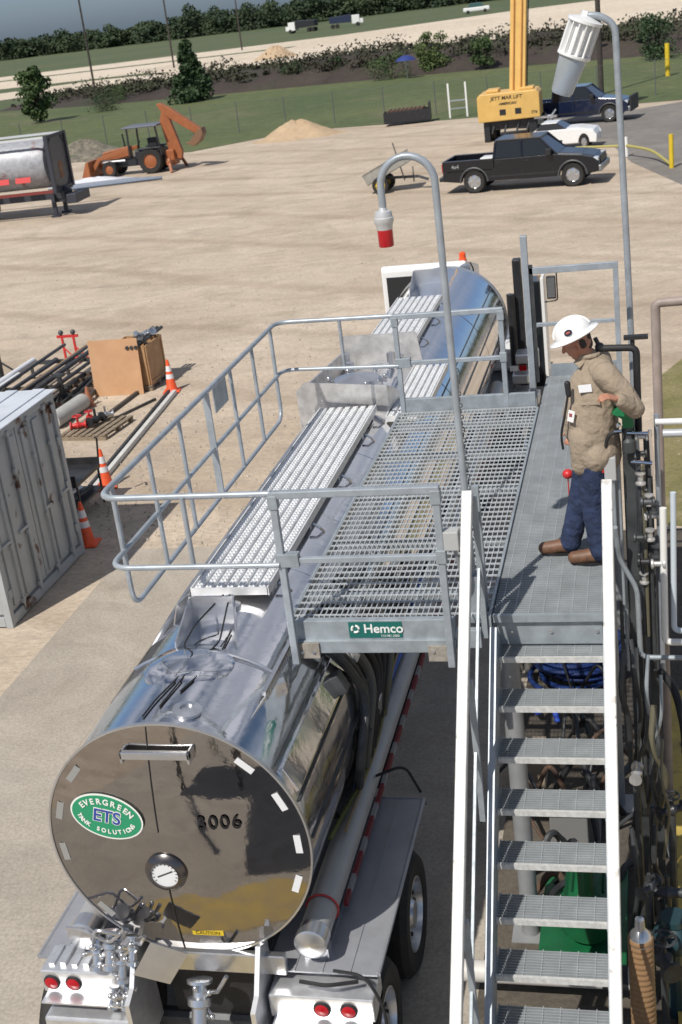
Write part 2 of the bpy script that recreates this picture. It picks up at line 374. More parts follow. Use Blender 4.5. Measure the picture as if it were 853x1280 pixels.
tree('evergreen_tree', -42.4, 125, 5.6, 4.8, 'dense dark cone-shaped evergreen tree between the two left utility poles', leafd, conical=True, seed=5, dens=1.6)
tree('leafy_tree', -68, 121, 4.6, 3.6, 'dark tree cut by the left edge of the photo below the pale road', leafd, seed=31)
tree('bush', -51.5, 125, 1.8, 3.8, 'round bush just left of the dark evergreen, nearer the backhoe boom', leafd, 'bush', seed=7)
tree('bush', -55.5, 138, 1.6, 4, 'low bush under the leftmost utility pole', leafm, 'bush', seed=8)
tree('bush', -34.8, 134.5, 2.0, 3.2, 'small dark bush at the foot of the earth bank right of the evergreen', leafd, 'bush', seed=9)
tree('bush', -30, 133, 2.1, 3, 'thin ragged bush halfway along the earth bank', leafd, 'bush', seed=10, dens=.6)
tree('bush', -22.9, 125, 2.2, 4.6, 'wide green bush left of the blue umbrella', leafm, 'bush', seed=11)
tree('leafy_tree', -19.4, 128.5, 3.6, 4.2, 'tall green tree right of the blue umbrella', leafy, seed=12)
tree('bush', -14, 124, 2.9, 2.7, 'round green bush left of the crane boom', leafm, 'bush', seed=13)
tree('leafy_tree', 1.0, 112, 3.3, 4.6, 'dark broad tree on the bank behind the floodlight pole', leafd, seed=14)
def treeline():
    rnd = random.Random(11); cr = MB()
    for i in range(330):
        x = -330 + 620*i/330 + rnd.uniform(-1,1); y = 600 - (x+330)*.16 + rnd.uniform(-14, 14) ; h = rnd.uniform(6.5, 11)*(1.25 if rnd.random() < .12 else 1)
        if x < -200: h *= .8
        wd = rnd.uniform(4, 7)
        for k in range(5):
            leaves(cr, x+rnd.uniform(-3,3), y+rnd.uniform(-3,3), h*(.12+.19*k), wd*(1.05-.13*k)*rnd.uniform(.7,1.2), wd*.7, h*.2, 95, .62, i*7+k)
    tag(cr.build('far_treeline', mat('far_leaves', (.022,.042,.02), .8, col2=(.05,.075,.03), scale=.07)), 'continuous line of far trees along the horizon', None, None, 'stuff')
    # lighter scrub in the field
treeline()
# ------------------------------------------------------------------ utility poles, fence
def upole(x, y, h, label, lean=0., dx=0):
    t = MB(); t.tube([(0,0,-.2),(dx*.5,0,h*.5),(dx,0,h)], .14, 8, rs=[.17,.15,.12]); t.bar((dx-1.2,0,h-1),(dx+1.2,0,h-1),.12,.14)
    o = t.build('utility_pole', mat('pole_wood', (.055,.045,.04), .85, var=.3, scale=4)); o.location = (x, y, 0)
    tag(o, label, 'utility pole', 'utility poles along the road')
upole(-75.6, 180.9, 15, 'leftmost utility pole, leaning, with its foot in bushes')
upole(-77.9, 222.4, 15, 'utility pole rising just left of the dark evergreen tree')
upole(-82, 278.5, 15, 'utility pole standing on the pale road left of the far dump trucks')
upole(-2.62, 86.2, 13, 'dark utility pole standing behind the white floodlight')
def fence():
    t = thing('chain_link_fence', 'thin chain link fence with steel posts along the grass behind the lot', 'fence', (0,0,0))
    P = [(-60,90),(-40,88),(-28.6,86.2),(-11,84),(-5,82.7),(3,81.5),(14,81)]
    def at(s):
        for (a, b) in zip(P, P[1:]):
            L = math.dist(a, b)
            if s <= L: return (a[0]+(b[0]-a[0])*s/L, a[1]+(b[1]-a[1])*s/L)
            s -= L
        return P[-1]
    tot = sum(math.dist(a, b) for a, b in zip(P, P[1:])); k = 0
    fm = mat('fence_steel', (.13,.14,.14), .7, .2)
    while k < tot:
        x, y = at(k); m = MB(); m.tube([(x,y,0),(x,y,2.0)], .035, 6); m.build('post', fm, t); k += 3.4
    m = MB(); m.tube([(x, y, 1.95) for x, y in P], .009, 4)
    m.build('top_rail', fm, t)
    w_ = MB()
    k = 0
    while k < tot-.6:
        a = at(k); b = at(k+.55)
        w_.tube([(a[0],a[1],.05),(b[0],b[1],1.9)], .002, 3, cap=False); w_.tube([(b[0],b[1],.05),(a[0],a[1],1.9)], .002, 3, cap=False); k += .28
    w_.build('wire_mesh', fm, t)
fence()
#=== TANKER ===
TX, TZ, TR, Y0, Y1 = -3.26, 2.2, .94, 6.9, 21.0
T = thing('tanker_trailer', 'polished steel tanker trailer numbered 3006 on its round end, parked under the platform', 'tanker trailer', (TX, Y0, 0))
TI = Matrix.Translation((-TX, -Y0, 0))
def tb(mb, name, m, bevel=0, parent=None, **k):
    o = mb.build(name, m, parent or T, bevel=bevel, **k); o.matrix_local = TI if (parent is None) else Matrix(); return o
def ring(r0, r1, y0, y1, n=96, a0=0, a1=2*pi):
    mb = MB()
    pr = [(r0, y0), (r1, y0), (r1, y1), (r0, y1)]
    vs = []; fs = []
    full = abs(a1-a0-2*pi) < 1e-6; N = n if full else n+1
    for j in range(N):
        a = a0+(a1-a0)*j/n
        for r, y in pr: vs.append((TX+r*cos(a), y, TZ+r*sin(a)))
    for j in range(n):
        k = (j+1) % N
        for i in range(4): fs.append((j*4+i, k*4+i, k*4+(i+1) % 4, j*4+(i+1) % 4))
    if not full: fs += [(0,1,2,3), tuple((N-1)*4+i for i in (3,2,1,0))]
    mb.add(vs, fs, True); return mb
mb = MB(); n = 128; ys = [Y0, Y0+.01]+[Y0+.01+ (Y1-Y0-.02)*i/60 for i in range(1, 60)]+[Y1-.01, Y1]
rnd = random.Random(4); vs = []; fs = []
for y in ys:
    for j in range(n):
        a = 2*pi*j/n; rr = TR + .0016*sin(y*2.1+3*sin(a*2))*(1 if Y0+.1 < y < Y1-.1 else 0) + .0012*sin(a*7+y*1.3)
        vs.append((TX+rr*cos(a), y, TZ+rr*sin(a)))
for i in range(len(ys)-1):
    for j in range(n): fs.append((i*n+j, (i+1)*n+j, (i+1)*n+(j+1) % n, i*n+(j+1) % n))
mb.add(vs, fs, True); tb(mb, 'tank_shell', chrome, angle=60)
def head(y, sgn, name, m):
    mb = MB(); vs = []; fs = []; n = 96; rs = [0,.1,.25,.4,.55,.7,.82,.9,.935]
    for r in rs:
        d = .1*(1-(r/.935)**2)
        for j in range(n): a = 2*pi*j/n; vs.append((TX+r*cos(a), y+sgn*d, TZ+r*sin(a)))
    for i in range(len(rs)-1):
        for j in range(n): fs.append((i*n+j, (i+1)*n+j, (i+1)*n+(j+1) % n, i*n+(j+1) % n))
    mb.add(vs, fs, True); return tb(mb, name, m)
hd = head(Y0-.004, -1, 'rear_head', mirror); head(Y1+.004, 1, 'front_head', mirror)
tb(ring(.932, .946, Y0-.012, Y0+.015), 'head_rim', steel); tb(ring(.925, .957, Y1-.02, Y1+.03), 'head_rim', steel)
for y in (9.4, 12.2, 15.4, 18.4): tb(ring(.9395, .944, y, y+.05), 'shell_band', chrome)
yh = lambda r: Y0-.006-.1*(1-(r/.935)**2)
# seam on the rear head
for z0, z1 in ((TZ-.92, TZ-.15), (TZ+.15, TZ+.92)):
    mb = MB(); N = 10; pts = []
    for i in range(N+1): z = z0+(z1-z0)*i/N; pts.append((TX-.09+(z-TZ)*.02, yh(abs(z-TZ))-.001, z))
    mb.tube(pts, .0045, 5); tb(mb, 'head_seam', blackm)
# gauge
gx, gz = -3.345, 2.03; gy = yh(.2)
mb = MB(); mb.lathe([(.15,0),(.15,.02),(.12,.05),(.10,.055),(.10,.03)], 40, frame((gx, gy+.005, gz), (1,0,0), (0,-1,0)), cap=False); tb(mb, 'gauge_bezel', mat('gauge_dark', (.14,.13,.13), .25, .9))
mb = MB(); mb.lathe([(.1,.0),(.1,.035)], 40, frame((gx, gy, gz), (1,0,0), (0,-1,0))); tb(mb, 'gauge_face', refl)
mb = MB(); F = frame((gx, gy-.038, gz), (1,0,0), (0,-1,0)); mb.bar(F@Vector((-.055,-.02,0)), F@Vector((.06,.03,0)), .008, .003, (0,-1,0))
for k in range(14):
    a = -.6 + k*(pi+1.2)/13; mb.bar(F@Vector((.078*cos(a), .078*sin(a), 0)), F@Vector((.092*cos(a), .092*sin(a), 0)), .004, .002, (0,-1,0))
tb(mb, 'gauge_needle', blackm)
# reflective tapes round the rim
for a in (140, 163, 186, 48, 25, 2, 340, 222):
    a = R(a); mb = MB(); r = .86; yy = yh(r)-.003
    F = frame((TX+r*cos(a), yy, TZ+r*sin(a)), (-sin(a), 0, cos(a)), (0,-1,0))
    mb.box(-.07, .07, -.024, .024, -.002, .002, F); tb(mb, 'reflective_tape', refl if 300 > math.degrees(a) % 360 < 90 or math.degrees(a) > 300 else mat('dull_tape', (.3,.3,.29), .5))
# grab handle
mb = MB(); mb.box(-3.51, -3.02, Y0-.115, Y0-.075, 2.93, 2.985); mb.box(-3.51, -3.49, Y0-.115, Y0-.01, 2.9, 2.985); mb.box(-3.04, -3.02, Y0-.115, Y0-.01, 2.9, 2.985)
tb(mb, 'grab_bar', steel, .006)
# oval sticker
def oval(cx, cz, rx, rz, tilt, y, m, name, ring_=False):
    mb = MB(); n = 48; F = frame((cx, y, cz), (cos(tilt), -.1*cos(tilt), sin(tilt)), (-.1, -1, .055))
    vs = [(rx*cos(2*pi*i/n), rz*sin(2*pi*i/n), z) for z in (0, .002) for i in range(n)]
    fs = [tuple(range(n))[::-1], tuple(range(n, 2*n))] + [(i, (i+1) % n, (i+1) % n+n, i+n) for i in range(n)]
    mb.add(vs, fs, False, F); return mb.build(name, m, T, M=TI), F
sx, sz = -3.71, 2.455; sy = yh(.51)-.006; tl = -.13
stg = mat('sticker_green', (.02,.27,.13), .45); stw = mat('sticker_white', (.78,.8,.76), .45); stb = mat('sticker_blue', (.03,.06,.3), .4)
so1, _ = oval(sx, sz, .275, .172, tl, sy, stw, 'round_sticker')
_, F = oval(sx, sz, .262, .159, tl, sy-.003, stg, 'sticker_field')
for s_, r_, a0, a1, flip in (('EVERGREEN', 1, 2.62, .52, 1), ('TANK SOLUTIONS', -1, 3.38, 6.04, -1)):
    for i, ch in enumerate(s_):
        if ch == ' ': continue
        a = a0 + (a1-a0)*i/(len(s_)-1); px, py = .208*cos(a), .113*sin(a)
        nx, ny = cos(a)/.208, sin(a)/.113; L = math.hypot(nx, ny); nx /= L; ny /= L
        if flip < 0: nx, ny = -nx, -ny
        Mx = F @ Matrix.Translation((px, py, .006)) @ Matrix.Rotation(math.atan2(ny, nx)-pi/2, 4, 'Z')
        text(ch, .062 if flip > 0 else .045, stw, T, TI @ Mx, 'sticker_lettering', .001, .0016)
text('ETS', .135, stw, T, TI @ F @ Matrix.Translation((0, 0, .0045)), 'sticker_lettering', .0008, .008, shear=.1)
text('ETS', .135, stb, T, TI @ F @ Matrix.Translation((0, 0, .0075)), 'sticker_lettering', .0008, .002, shear=.1)
numm = mat('number_black', (.01,.01,.012), .3)
text('3006', .14, numm, T, TI @ frame((-2.905, yh(.42)-.009, 2.43), (1,.08,.02), (.081,-1,.052)), 'unit_number', .0003, .0015, space=1.15)
# caution strip
mb = MB(); mb.box(-3.27, -3.04, yh(.8)-.012, yh(.8)-.008, 1.45, 1.49); tb(mb, 'caution_label', yel)
text('CAUTION', .04, numm, T, TI @ frame((-3.155, yh(.8)-.014, 1.47), (1,0,0), (0,-1,0)), 'caution_lettering', .0005)
# lower chrome sill plate under head
mb = MB(); mb.box(-3.62, -2.62, Y0-.06, Y0+.0, 1.14, 1.3); tb(mb, 'rear_sill', steel, .008)
# walkways
def walkway(x0, x1, y0, y1, z, n, name='walkway'):
    o = MB(); o.box(x0, x1, y0, y1, z-.04, z-.03)
    o.box(x0-.012, x0, y0, y1, z-.07, z+.005); o.box(x1, x1+.012, y0, y1, z-.07, z+.005); o.box(x0, x1, y0-.012, y0, z-.06, z+.004)
    wv = (x1-x0)/n
    for i in range(n): o.box(x0+wv*i+wv*.2, x0+wv*(i+1)-wv*.2, y0, y1, z-.03, z-.002)
    w_ = tb(o, name, aluw)
    t = MB(); k = 0; yy = y0+.03
    while yy < y1-.02:
        for i in range(n):
            for q in (-.17, .17):
                c = x0+wv*(i+.5)+wv*q; t.box(c-.006, c+.006, yy, yy+.024, z-.003, z+.006)
        yy += .055
    t.build('tread_teeth', aluw, w_)
    return w_
walkway(-3.6, -2.98, 8.75, 13.35, 3.24, 7)
walkway(-3.62, -2.98, 16.25, 18.6, 3.24, 7)
walkway(-2.86, -2.46, 13.3, 15.3, 3.12, 5)
# walkway supports
mb = MB()
for y in (9, 10.2, 11.4, 12.6, 13.2, 16.5, 17.6, 18.4):
    mb.box(-3.58, -3.55, y, y+.05, 2.98, 3.2); mb.box(-3.02, -2.99, y, y+.05, 2.98, 3.2)
    mb.tube([(-2.96, y, 3.16), (-2.9, y, 3.12), (-2.88, y+.05, 3.06)], .012, 6)
tb(mb, 'walkway_bracket', steel)
# left curved drain rail beside the walkway
mb = MB(); mb.tube(rounded([(-3.86,8.4,2.9),(-3.78,8.5,3.02),(-3.74,9,3.1),(-3.74,13.2,3.1),(-3.92,13.8,2.85)], .1), .022, 8); tb(mb, 'drain_rail', steel)
# spill dam in the middle: two boxes round the manholes
def plate(pts, t, name, m, nrm=None):
    v = [Vector(p) for p in pts]; N = (v[1]-v[0]).cross(v[2]-v[0]).normalized()*t; mb = MB(); n = len(v)
    mb.add(v+[p+N for p in v], [tuple(range(n))[::-1], tuple(range(n, 2*n))]+[(i, (i+1) % n, (i+1) % n+n, i+n) for i in range(n)]); return tb(mb, name, m)
plate([(-3.86,13.5,2.9),(-2.86,13.5,3.05),(-2.86,13.5,3.42),(-3.8,13.5,3.5),(-3.9,13.5,3.4)], .02, 'spill_dam', aludirty)
plate([(-3.86,15.6,2.9),(-2.8,15.6,3.0),(-2.86,15.6,3.47),(-3.8,15.6,3.47)], .02, 'spill_dam', aludirty)
plate([(-3.9,13.5,2.85),(-3.88,15.6,2.85),(-3.85,15.6,3.25),(-3.9,13.5,3.38)], .02, 'spill_dam', aludirty)
plate([(-2.86,13.5,2.95),(-2.86,13.5,3.42),(-2.8,14.1,3.15),(-2.78,14.3,2.98)], .02, 'spill_dam', aludirty)
# manhole lids and vent fittings in the dam
for (x, y) in ((-3.4, 14.4),):
    mb = MB(); mb.lathe([(.3,0),(.3,.12),(.27,.16),(.1,.2),(.0001,.21)], 32, Matrix.Translation((x, y, 3.1)), cap=False); m_ = tb(mb, 'manhole_lid', steel)
    for k in range(6):
        a = k*pi/3; c = MB(); c.bar((x+.24*cos(a), y+.24*sin(a), 3.22), (x+.36*cos(a), y+.36*sin(a), 3.22), .04, .05); c.sphere((x+.34*cos(a), y+.34*sin(a), 3.27), .03, 8, 6); tb(c, 'lid_clamp', steel)
for (x, y, h_) in ((-3.7,15.2,.34),(-3.15,15.3,.3),(-3.0,15.1,.32),(-3.6,14.95,.3),(-2.95,15.9,.3)):
    mb = MB(); mb.lathe([(.06,0),(.06,.04),(.03,.05),(.03,h_*.6),(.055,h_*.62),(.055,h_),(.0001,h_+.02)], 16, Matrix.Translation((x, y, 3.0)), cap=False); tb(mb, 'vent_valve', steel)
# rear spill box with lid and dome
for p in ([(-3.5,8.42,3.02),(-3.14,8.42,3.08),(-3.14,8.42,3.33),(-3.5,8.42,3.33)], [(-3.5,7.95,3.02),(-3.5,8.42,3.02),(-3.5,8.42,3.33),(-3.5,8.0,3.16)], [(-3.14,8.42,3.05),(-3.02,8.0,3.05),(-3.02,8.02,3.14),(-3.14,8.42,3.33)]):
    plate(p, .012, 'rear_dam', steel)
mb = MB(); mb.tube(arc((-3.28,7.86,2.2), .96, R(52), R(122), 14), .012, 6); tb(mb, 'dam_lip', steel)
mb = MB(); mb.lathe([(.33,-.05),(.33,.0),(.28,.035),(.15,.06),(.0001,.07)], 40, Matrix.Translation((-3.3, 7.72, 3.11)), cap=False); tb(mb, 'dome_lid', chrome)
mb = MB(); mb.lathe([(.1,0),(.1,.02),(.05,.03),(.05,.015)], 24, frame((-3.1, 7.08, 3.125), (1,0,0), (.17,0,1))); tb(mb, 'filler_cap', steel)
mb = MB(); mb.lathe([(.08,0),(.08,.06),(.04,.08),(.04,.13),(.0001,.14)], 20, Matrix.Translation((-3.25, 8.62, 3.1)), cap=False); tb(mb, 'vent_valve', steel)
plate([(-3.75,8.55,2.9),(-3.66,8.55,3.2),(-3.62,8.75,3.2),(-3.66,8.8,2.92)], .01, 'rail_gusset', steel)
# front dam
for p in ([(-3.6,19.9,3.08),(-3.1,19.9,3.1),(-3.1,19.9,3.36),(-3.6,19.9,3.36)], [(-3.6,19.3,3.06),(-3.6,19.9,3.06),(-3.6,19.9,3.36),(-3.6,19.4,3.16)], [(-3.1,19.9,3.08),(-2.98,19.3,3.06),(-2.98,19.4,3.14),(-3.1,19.9,3.36)]):
    plate(p, .012, 'front_dam', steel)
# loose cables lying on the tank
for pts in ([(-3.25,8.5,3.3),(-3.4,8.2,3.2),(-3.42,7.95,3.15),(-3.28,7.8,3.18),(-3.3,7.5,3.15),(-3.36,7.2,3.15),(-3.38,6.98,3.145)], [(-3.2,8.5,3.3),(-3.15,8.0,3.16),(-3.25,7.6,3.155),(-3.3,7.1,3.15)], [(-3.12,8.2,3.15),(-3.1,7.8,3.14),(-3.22,7.3,3.15)]):
    mb = MB(); mb.tube(rounded(pts, .06, 4), .007, 6); tb(mb, 'loose_cable', black)
# right shoulder upstand with bracket and reflector
mb = MB(); 
for i in range(30):
    y = 7.55+i*.045; mb.box(-2.70, -2.685, y, y+.018, 2.86, 3.02)
mb.box(-2.71, -2.68, 7.5, 8.95, 3.0, 3.03); tb(mb, 'side_guard', steel)
plate([(-2.66,7.18,2.62),(-2.66,7.62,2.62),(-2.7,7.66,2.97),(-2.74,7.2,2.97)], .012, 'side_plate', alu)
mb = MB(); mb.lathe([(.028,0),(.028,.02),(.012,.025),(.012,.01)], 16, frame((-2.655,7.3,2.72),(0,1,0),(1,0,.1))); tb(mb, 'tie_ring', steel)
# insulation seams and drain trays along the right flank
for ang in (38, 20, 2):
    a = R(ang); x, z = TX+.943*cos(a), TZ+.943*sin(a); mb = MB(); mb.bar((x, 6.95, z), (x, 20.9, z), .012, .02, (cos(a),0,sin(a))); tb(mb, 'flank_seam', dark)
a = R(29); x, z = TX+.95*cos(a), TZ+.95*sin(a); mb = MB(); mb.bar((x, 6.98, z), (x, 8.75, z), .2, .03, (cos(a),0,sin(a))); tb(mb, 'flank_tray', MATS['polished_steel'], .006)
rnd = random.Random(12)
for i in range(9):
    y = 8.35+.14*i; q = rnd.uniform(-.06,.06)
    mb = MB(); mb.tube(rounded([(-2.62,y,3.0+q),(-2.4,y+.1,2.82+q),(-2.26,y+.3+q,2.35),(-2.28,y-.1,1.95),(-2.4,y+.2,1.55)], .2, 6), rnd.choice([.02,.03,.038]), 9); tb(mb, 'hose', rnd.choice([black, black, dark, mat('grey_hose', (.12,.12,.11), .6)]))
for i in range(12):
    y = 8.3+.22*i; z = rnd.uniform(2.0,2.8); a = math.asin(min(1,(z-TZ)/.99)); mb = MB(); mb.box(-.06,.06,-.08,.08,-.03,.06, frame((TX+.97*cos(a), y, z), (0,1,0), (cos(a),0,sin(a)))); tb(mb, 'valve_box', rnd.choice([dark, aludirty, blackm, steel]), .008)
# ------------------------------ lower running gear
for x in (-3.68, -2.84): mb = MB(); mb.box(x-.05, x+.05, Y0+.05, 20.9, .98, 1.2); tb(mb, 'frame_rail', dark)
for y in (7.5, 8.9, 10.6, 13, 16, 19): mb = MB(); mb.box(-3.63, -2.89, y, y+.1, 1.0, 1.16); tb(mb, 'cross_member', dark)
def fender(x0, x1, sgn):
    mb = MB(); ys = [Y0-.02, 9.05]; z = 1.15
    prof = [(x0, z), (x0, z+.006)] 
    mb.box(x0, x1, Y0-.02, 8.95, z-.012, z)
    for k in range(1, 4):
        x = x0+(x1-x0)*k/4; mb.box(x-.008, x+.008, Y0-.02, 8.93, z, z+.008)
    pts = arc((0, 8.95, z-.15), .15, pi/2, 0.1, 6, 'yz')
    for a, b in zip(pts, pts[1:]): mb.add([(x0,a[1],a[2]),(x1,a[1],a[2]),(x1,b[1],b[2]),(x0,b[1],b[2]),(x0,a[1],a[2]-.012),(x1,a[1],a[2]-.012),(x1,b[1],b[2]-.012),(x0,b[1],b[2]-.012)],[(0,1,2,3),(7,6,5,4),(0,4,5,1),(2,6,7,3),(1,5,6,2),(0,3,7,4)])
    xe = x1 if sgn > 0 else x0
    mb.tube([(xe, Y0, z-.01), (xe, 8.98, z-.01)], .018, 8)
    return tb(mb, 'fender', mat('fender_metal', (.36,.37,.4), .45, .35, var=.1, scale=4))
fender(-2.78, -1.98, 1); fender(-4.54, -3.78, -1)
tyre = mat('tyre_rubber', (.022,.021,.02), .75, bump=.3, bscale=60, var=.2)
for sx_, sg in ((-1.99, 1), (-4.53, -1)):
    for yy in (8.32, 7.06):
        F = frame((sx_, yy, .5), (0, 1, 0), (sg, 0, 0))
        wl = thing('wheel', 'x', 'x', (0,0,0)) ; del wl['label']; del wl['category']; wl.parent = T; wl.matrix_local = TI
        mb = MB(); mb.lathe([(.3,-.02),(.33,0),(.45,0),(.5,-.05),(.5,-.25),(.45,-.3),(.3,-.3)], 48, F, cap=False)
        for g in (-.1,-.15,-.2): mb.lathe([(.502,g-.006),(.504,g),(.502,g+.006)], 48, F, cap=False)
        mb.build('tyre', tyre, wl)
        mb = MB(); mb.lathe([(.3,-.28),(.3,-.01),(.285,-.008),(.27,-.09),(.2,-.1),(.13,-.06),(.1,-.02),(.0001,-.015)], 40, F, cap=False)
        mb.build('rim', steel, wl)
        mb = MB()
        for k in range(10):
            a = 2*pi*k/10; mb.lathe([(.018,-.08),(.018,-.045),(.0001,-.04)], 8, F@Matrix.Translation((.17*cos(a), .17*sin(a), 0)), cap=False)
            mb.lathe([(.03,-.094),(.03,-.09),(.0001,-.09)], 10, F@Matrix.Translation((.232*cos(a+.3), .232*sin(a+.3), 0)), cap=False)
        mb.build('lug_nut', blackm, wl)
        mb = MB(); mb.lathe([(.24,-.35),(.44,-.35),(.5,-.4),(.5,-.6),(.45,-.65),(.3,-.65)], 40, F, cap=False); mb.build('inner_tyre', tyre, wl)
for yy in (8.32, 7.06): mb = MB(); mb.tube([(-4.4,yy,.5),(-2.1,yy,.5)], .07, 10); tb(mb, 'axle', dark)
# hose tubes along both sides
for x, z in ((-2.44, 1.36), (-4.16, 1.33)):
    mb = MB(); mb.tube([(x, 6.93, z), (x, 20, z)], .11, 28); tb(mb, 'hose_tube', mat('tube_aluminium', (.42,.42,.42), .45, .3, var=.06, scale=5))
    mb = MB(); mb.lathe([(.118,0),(.118,.13),(.1,.14),(.0001,.145)], 28, frame((x, 6.94+.1, z), (1,0,0), (0,-1,0)), cap=False); tb(mb, 'tube_cap', steel)
    mb = MB(); mb.tube(arc((x, 7.3, z), .118, 0, 2*pi, 24)[:-1], .008, 6, closed=True); tb(mb, 'tube_strap', red)
    mb = MB()
    mb.box(x-.09, x+.09, 7.01, 7.1, z-.34, z-.12); tb(mb, 'tube_bracket', steel)
# red and white conspicuity stripe, part by part would be hundreds: one strip with two colours
sm = bpy.data.materials.new('red_white_stripe'); sm.use_nodes = True; n_ = sm.node_tree
tc = n_.nodes.new('ShaderNodeTexCoord'); sp = n_.nodes.new('ShaderNodeSeparateXYZ'); n_.links.new(tc.outputs['Object'], sp.inputs[0])
ma = n_.nodes.new('ShaderNodeMath'); ma.operation = 'MODULO'; ma.inputs[1].default_value = .46; n_.links.new(sp.outputs[1], ma.inputs[0])
mc = n_.nodes.new('ShaderNodeMath'); mc.operation = 'GREATER_THAN'; mc.inputs[1].default_value = .28; n_.links.new(ma.outputs[0], mc.inputs[0])
mx = n_.nodes.new('ShaderNodeMix'); mx.data_type = 'RGBA'; n_.links.new(mc.outputs[0], mx.inputs[0]); mx.inputs[6].default_value = (.2,.02,.025,1); mx.inputs[7].default_value = (.3,.3,.3,1)
n_.links.new(mx.outputs[2], n_.nodes['Principled BSDF'].inputs['Base Color']); n_.nodes['Principled BSDF'].inputs['Roughness'].default_value = .4
mb = MB(); mb.box(-2.34, -2.31, 7.5, 20, 1.22, 1.27); tb(mb, 'conspicuity_stripe', sm)
mb = MB(); mb.box(-2.75, -2.34, 9.1, 20, 1.16, 1.19); tb(mb, 'side_shelf', dark)
# hoses and blue line lying between tank and tube
for i, (m_, pts, r) in enumerate(((blue, [(-2.46,8.6,1.53),(-2.5,9.6,1.52),(-2.44,10.8,1.55),(-2.5,12.5,1.53)], .028), (black, [(-2.5,9.2,1.62),(-2.25,9.8,2.25),(-2.2,10.4,2.55),(-2.35,11.2,2.4)], .035), (black, [(-2.6,9.0,1.5),(-2.32,9.7,2.0),(-2.28,10.5,2.5),(-2.3,11.3,2.2)], .03), (black, [(-2.52,8.2,1.52),(-2.42,9.1,1.6),(-2.5,10,1.55),(-2.42,12,1.56)], .035), (dark, [(-2.3,9.8,2.2),(-2.3,9.9,2.7),(-2.5,10.2,3.0)], .045), (mat('tan_hose', (.25,.19,.12), .6), [(-2.4,8.0,1.52),(-2.36,9.2,1.56),(-2.46,10.6,1.6),(-2.36,12,1.6)], .014), (mat('olive_hose', (.12,.13,.03), .6), [(-2.5,7.9,1.52),(-2.36,8.8,1.56),(-2.36,9.8,1.7),(-2.5,10.8,1.62)], .016))):
    mb = MB(); mb.tube(rounded(pts, .35, 6), r, 10); tb(mb, 'hose', m_)
for (x, y, z) in ((-2.36,9.75,2.45),(-2.3,9.95,2.25),(-2.38,9.55,2.2),(-2.3,10.2,2.5)):
    mb = MB(); mb.lathe([(.05,0),(.07,.02),(.07,.06),(.045,.08),(.045,.16),(.065,.18),(.065,.2)], 14, frame((x, y, z), (1,0,0), (.3,.5,.8))); tb(mb, 'hose_coupling', dark)
# rear light panels
def light_panel(x0, x1, z0, z1, lx, z):
    mb = MB(); mb.box(x0, x1, 6.72, 7.0, z0, z1); p = tb(mb, 'light_panel', alu, .01)
    for k in range(3):
        m2 = MB(); m2.box(x0+.03, x1-.02, 6.6, 6.72, z0-.0-.13*0+.0, z0+.012); m2.build('bumper_lip', alu, p); break
    for x in lx:
        mb = MB(); mb.lathe([(.062,0),(.062,.012),(.05,.02)], 24, frame((x, 6.722, z), (1,0,0), (0,-1,0))); l = tb(mb, 'tail_light_ring', black)
        mb = MB(); mb.lathe([(.05,.0),(.05,.02),(.03,.03),(.0001,.032)], 24, frame((x, 6.72, z), (1,0,0), (0,-1,0)), cap=False); tb(mb, 'tail_light', redlens)
light_panel(-4.45, -3.78, .98, 1.17, (-4.37, -4.2), 1.075)
light_panel(-2.74, -1.99, .88, 1.07, (-2.36, -2.17), .975)
for a, b, z in ((-4.4,-3.74,.72),(-2.74,-2.0,.62)): mb = MB(); mb.box(a, b, 6.55, 6.85, z, z+.18); tb(mb, 'bumper', alu, .02)
mb = MB()
for k in range(7): mb.box(-4.4+.09*k, -4.36+.09*k, 6.78, 6.98, 1.17, 1.19+.01*(k % 2))
tb(mb, 'panel_ribs', alu)
for x, s in ((-3.72, 1), (-2.8, -1)):
    plate([(x,6.5,.55),(x,6.98,.6),(x,6.95,1.35),(x,6.8,1.42),(x,6.62,1.15),(x,6.5,1.1)], .035, 'rear_post', alu)
plate([(-3.66,6.62,1.28),(-3.42,6.66,1.18),(-3.26,6.7,1.42),(-3.5,6.66,1.54)], .01, 'placard_holder', steel)
def valve(x, y, z, s, seed):
    rnd = random.Random(seed); g = MB()
    g.lathe([(.08*s,0),(.08*s,.02*s),(.045*s,.03*s),(.045*s,.1*s),(.075*s,.11*s),(.075*s,.15*s),(.05*s,.17*s),(.05*s,.28*s),(.08*s,.3*s),(.08*s,.34*s)], 18, frame((x,y,z),(1,0,0),(0,-.5,-1)))
    g.tube([(x,y,z-.1*s),(x+.12*s,y-.05,z-.05*s),(x+.2*s,y-.06,z+.08*s)], .016, 7)
    for k in range(4):
        a = rnd.uniform(0, 6.28); g.bar((x,y-.05,z-.12*s),(x+.12*s*cos(a),y-.09,z-.12*s+.12*s*sin(a)), .02, .02); g.sphere((x+.12*s*cos(a),y-.09,z-.12*s+.12*s*sin(a)), .022, 8, 6)
    tb(g, 'outlet_valve', steel)
valve(-3.24, 6.76, 1.14, 1.15, 1)
for i, (x, y, z, s) in enumerate(((-3.86,6.8,1.5,.8),(-3.98,6.8,1.42,.65),(-3.78,6.76,1.38,.7),(-3.88,6.7,1.08,.45),(-3.78,6.7,1.1,.5),(-3.68,6.76,1.5,.6))): valve(x, y, z, s, i+5)
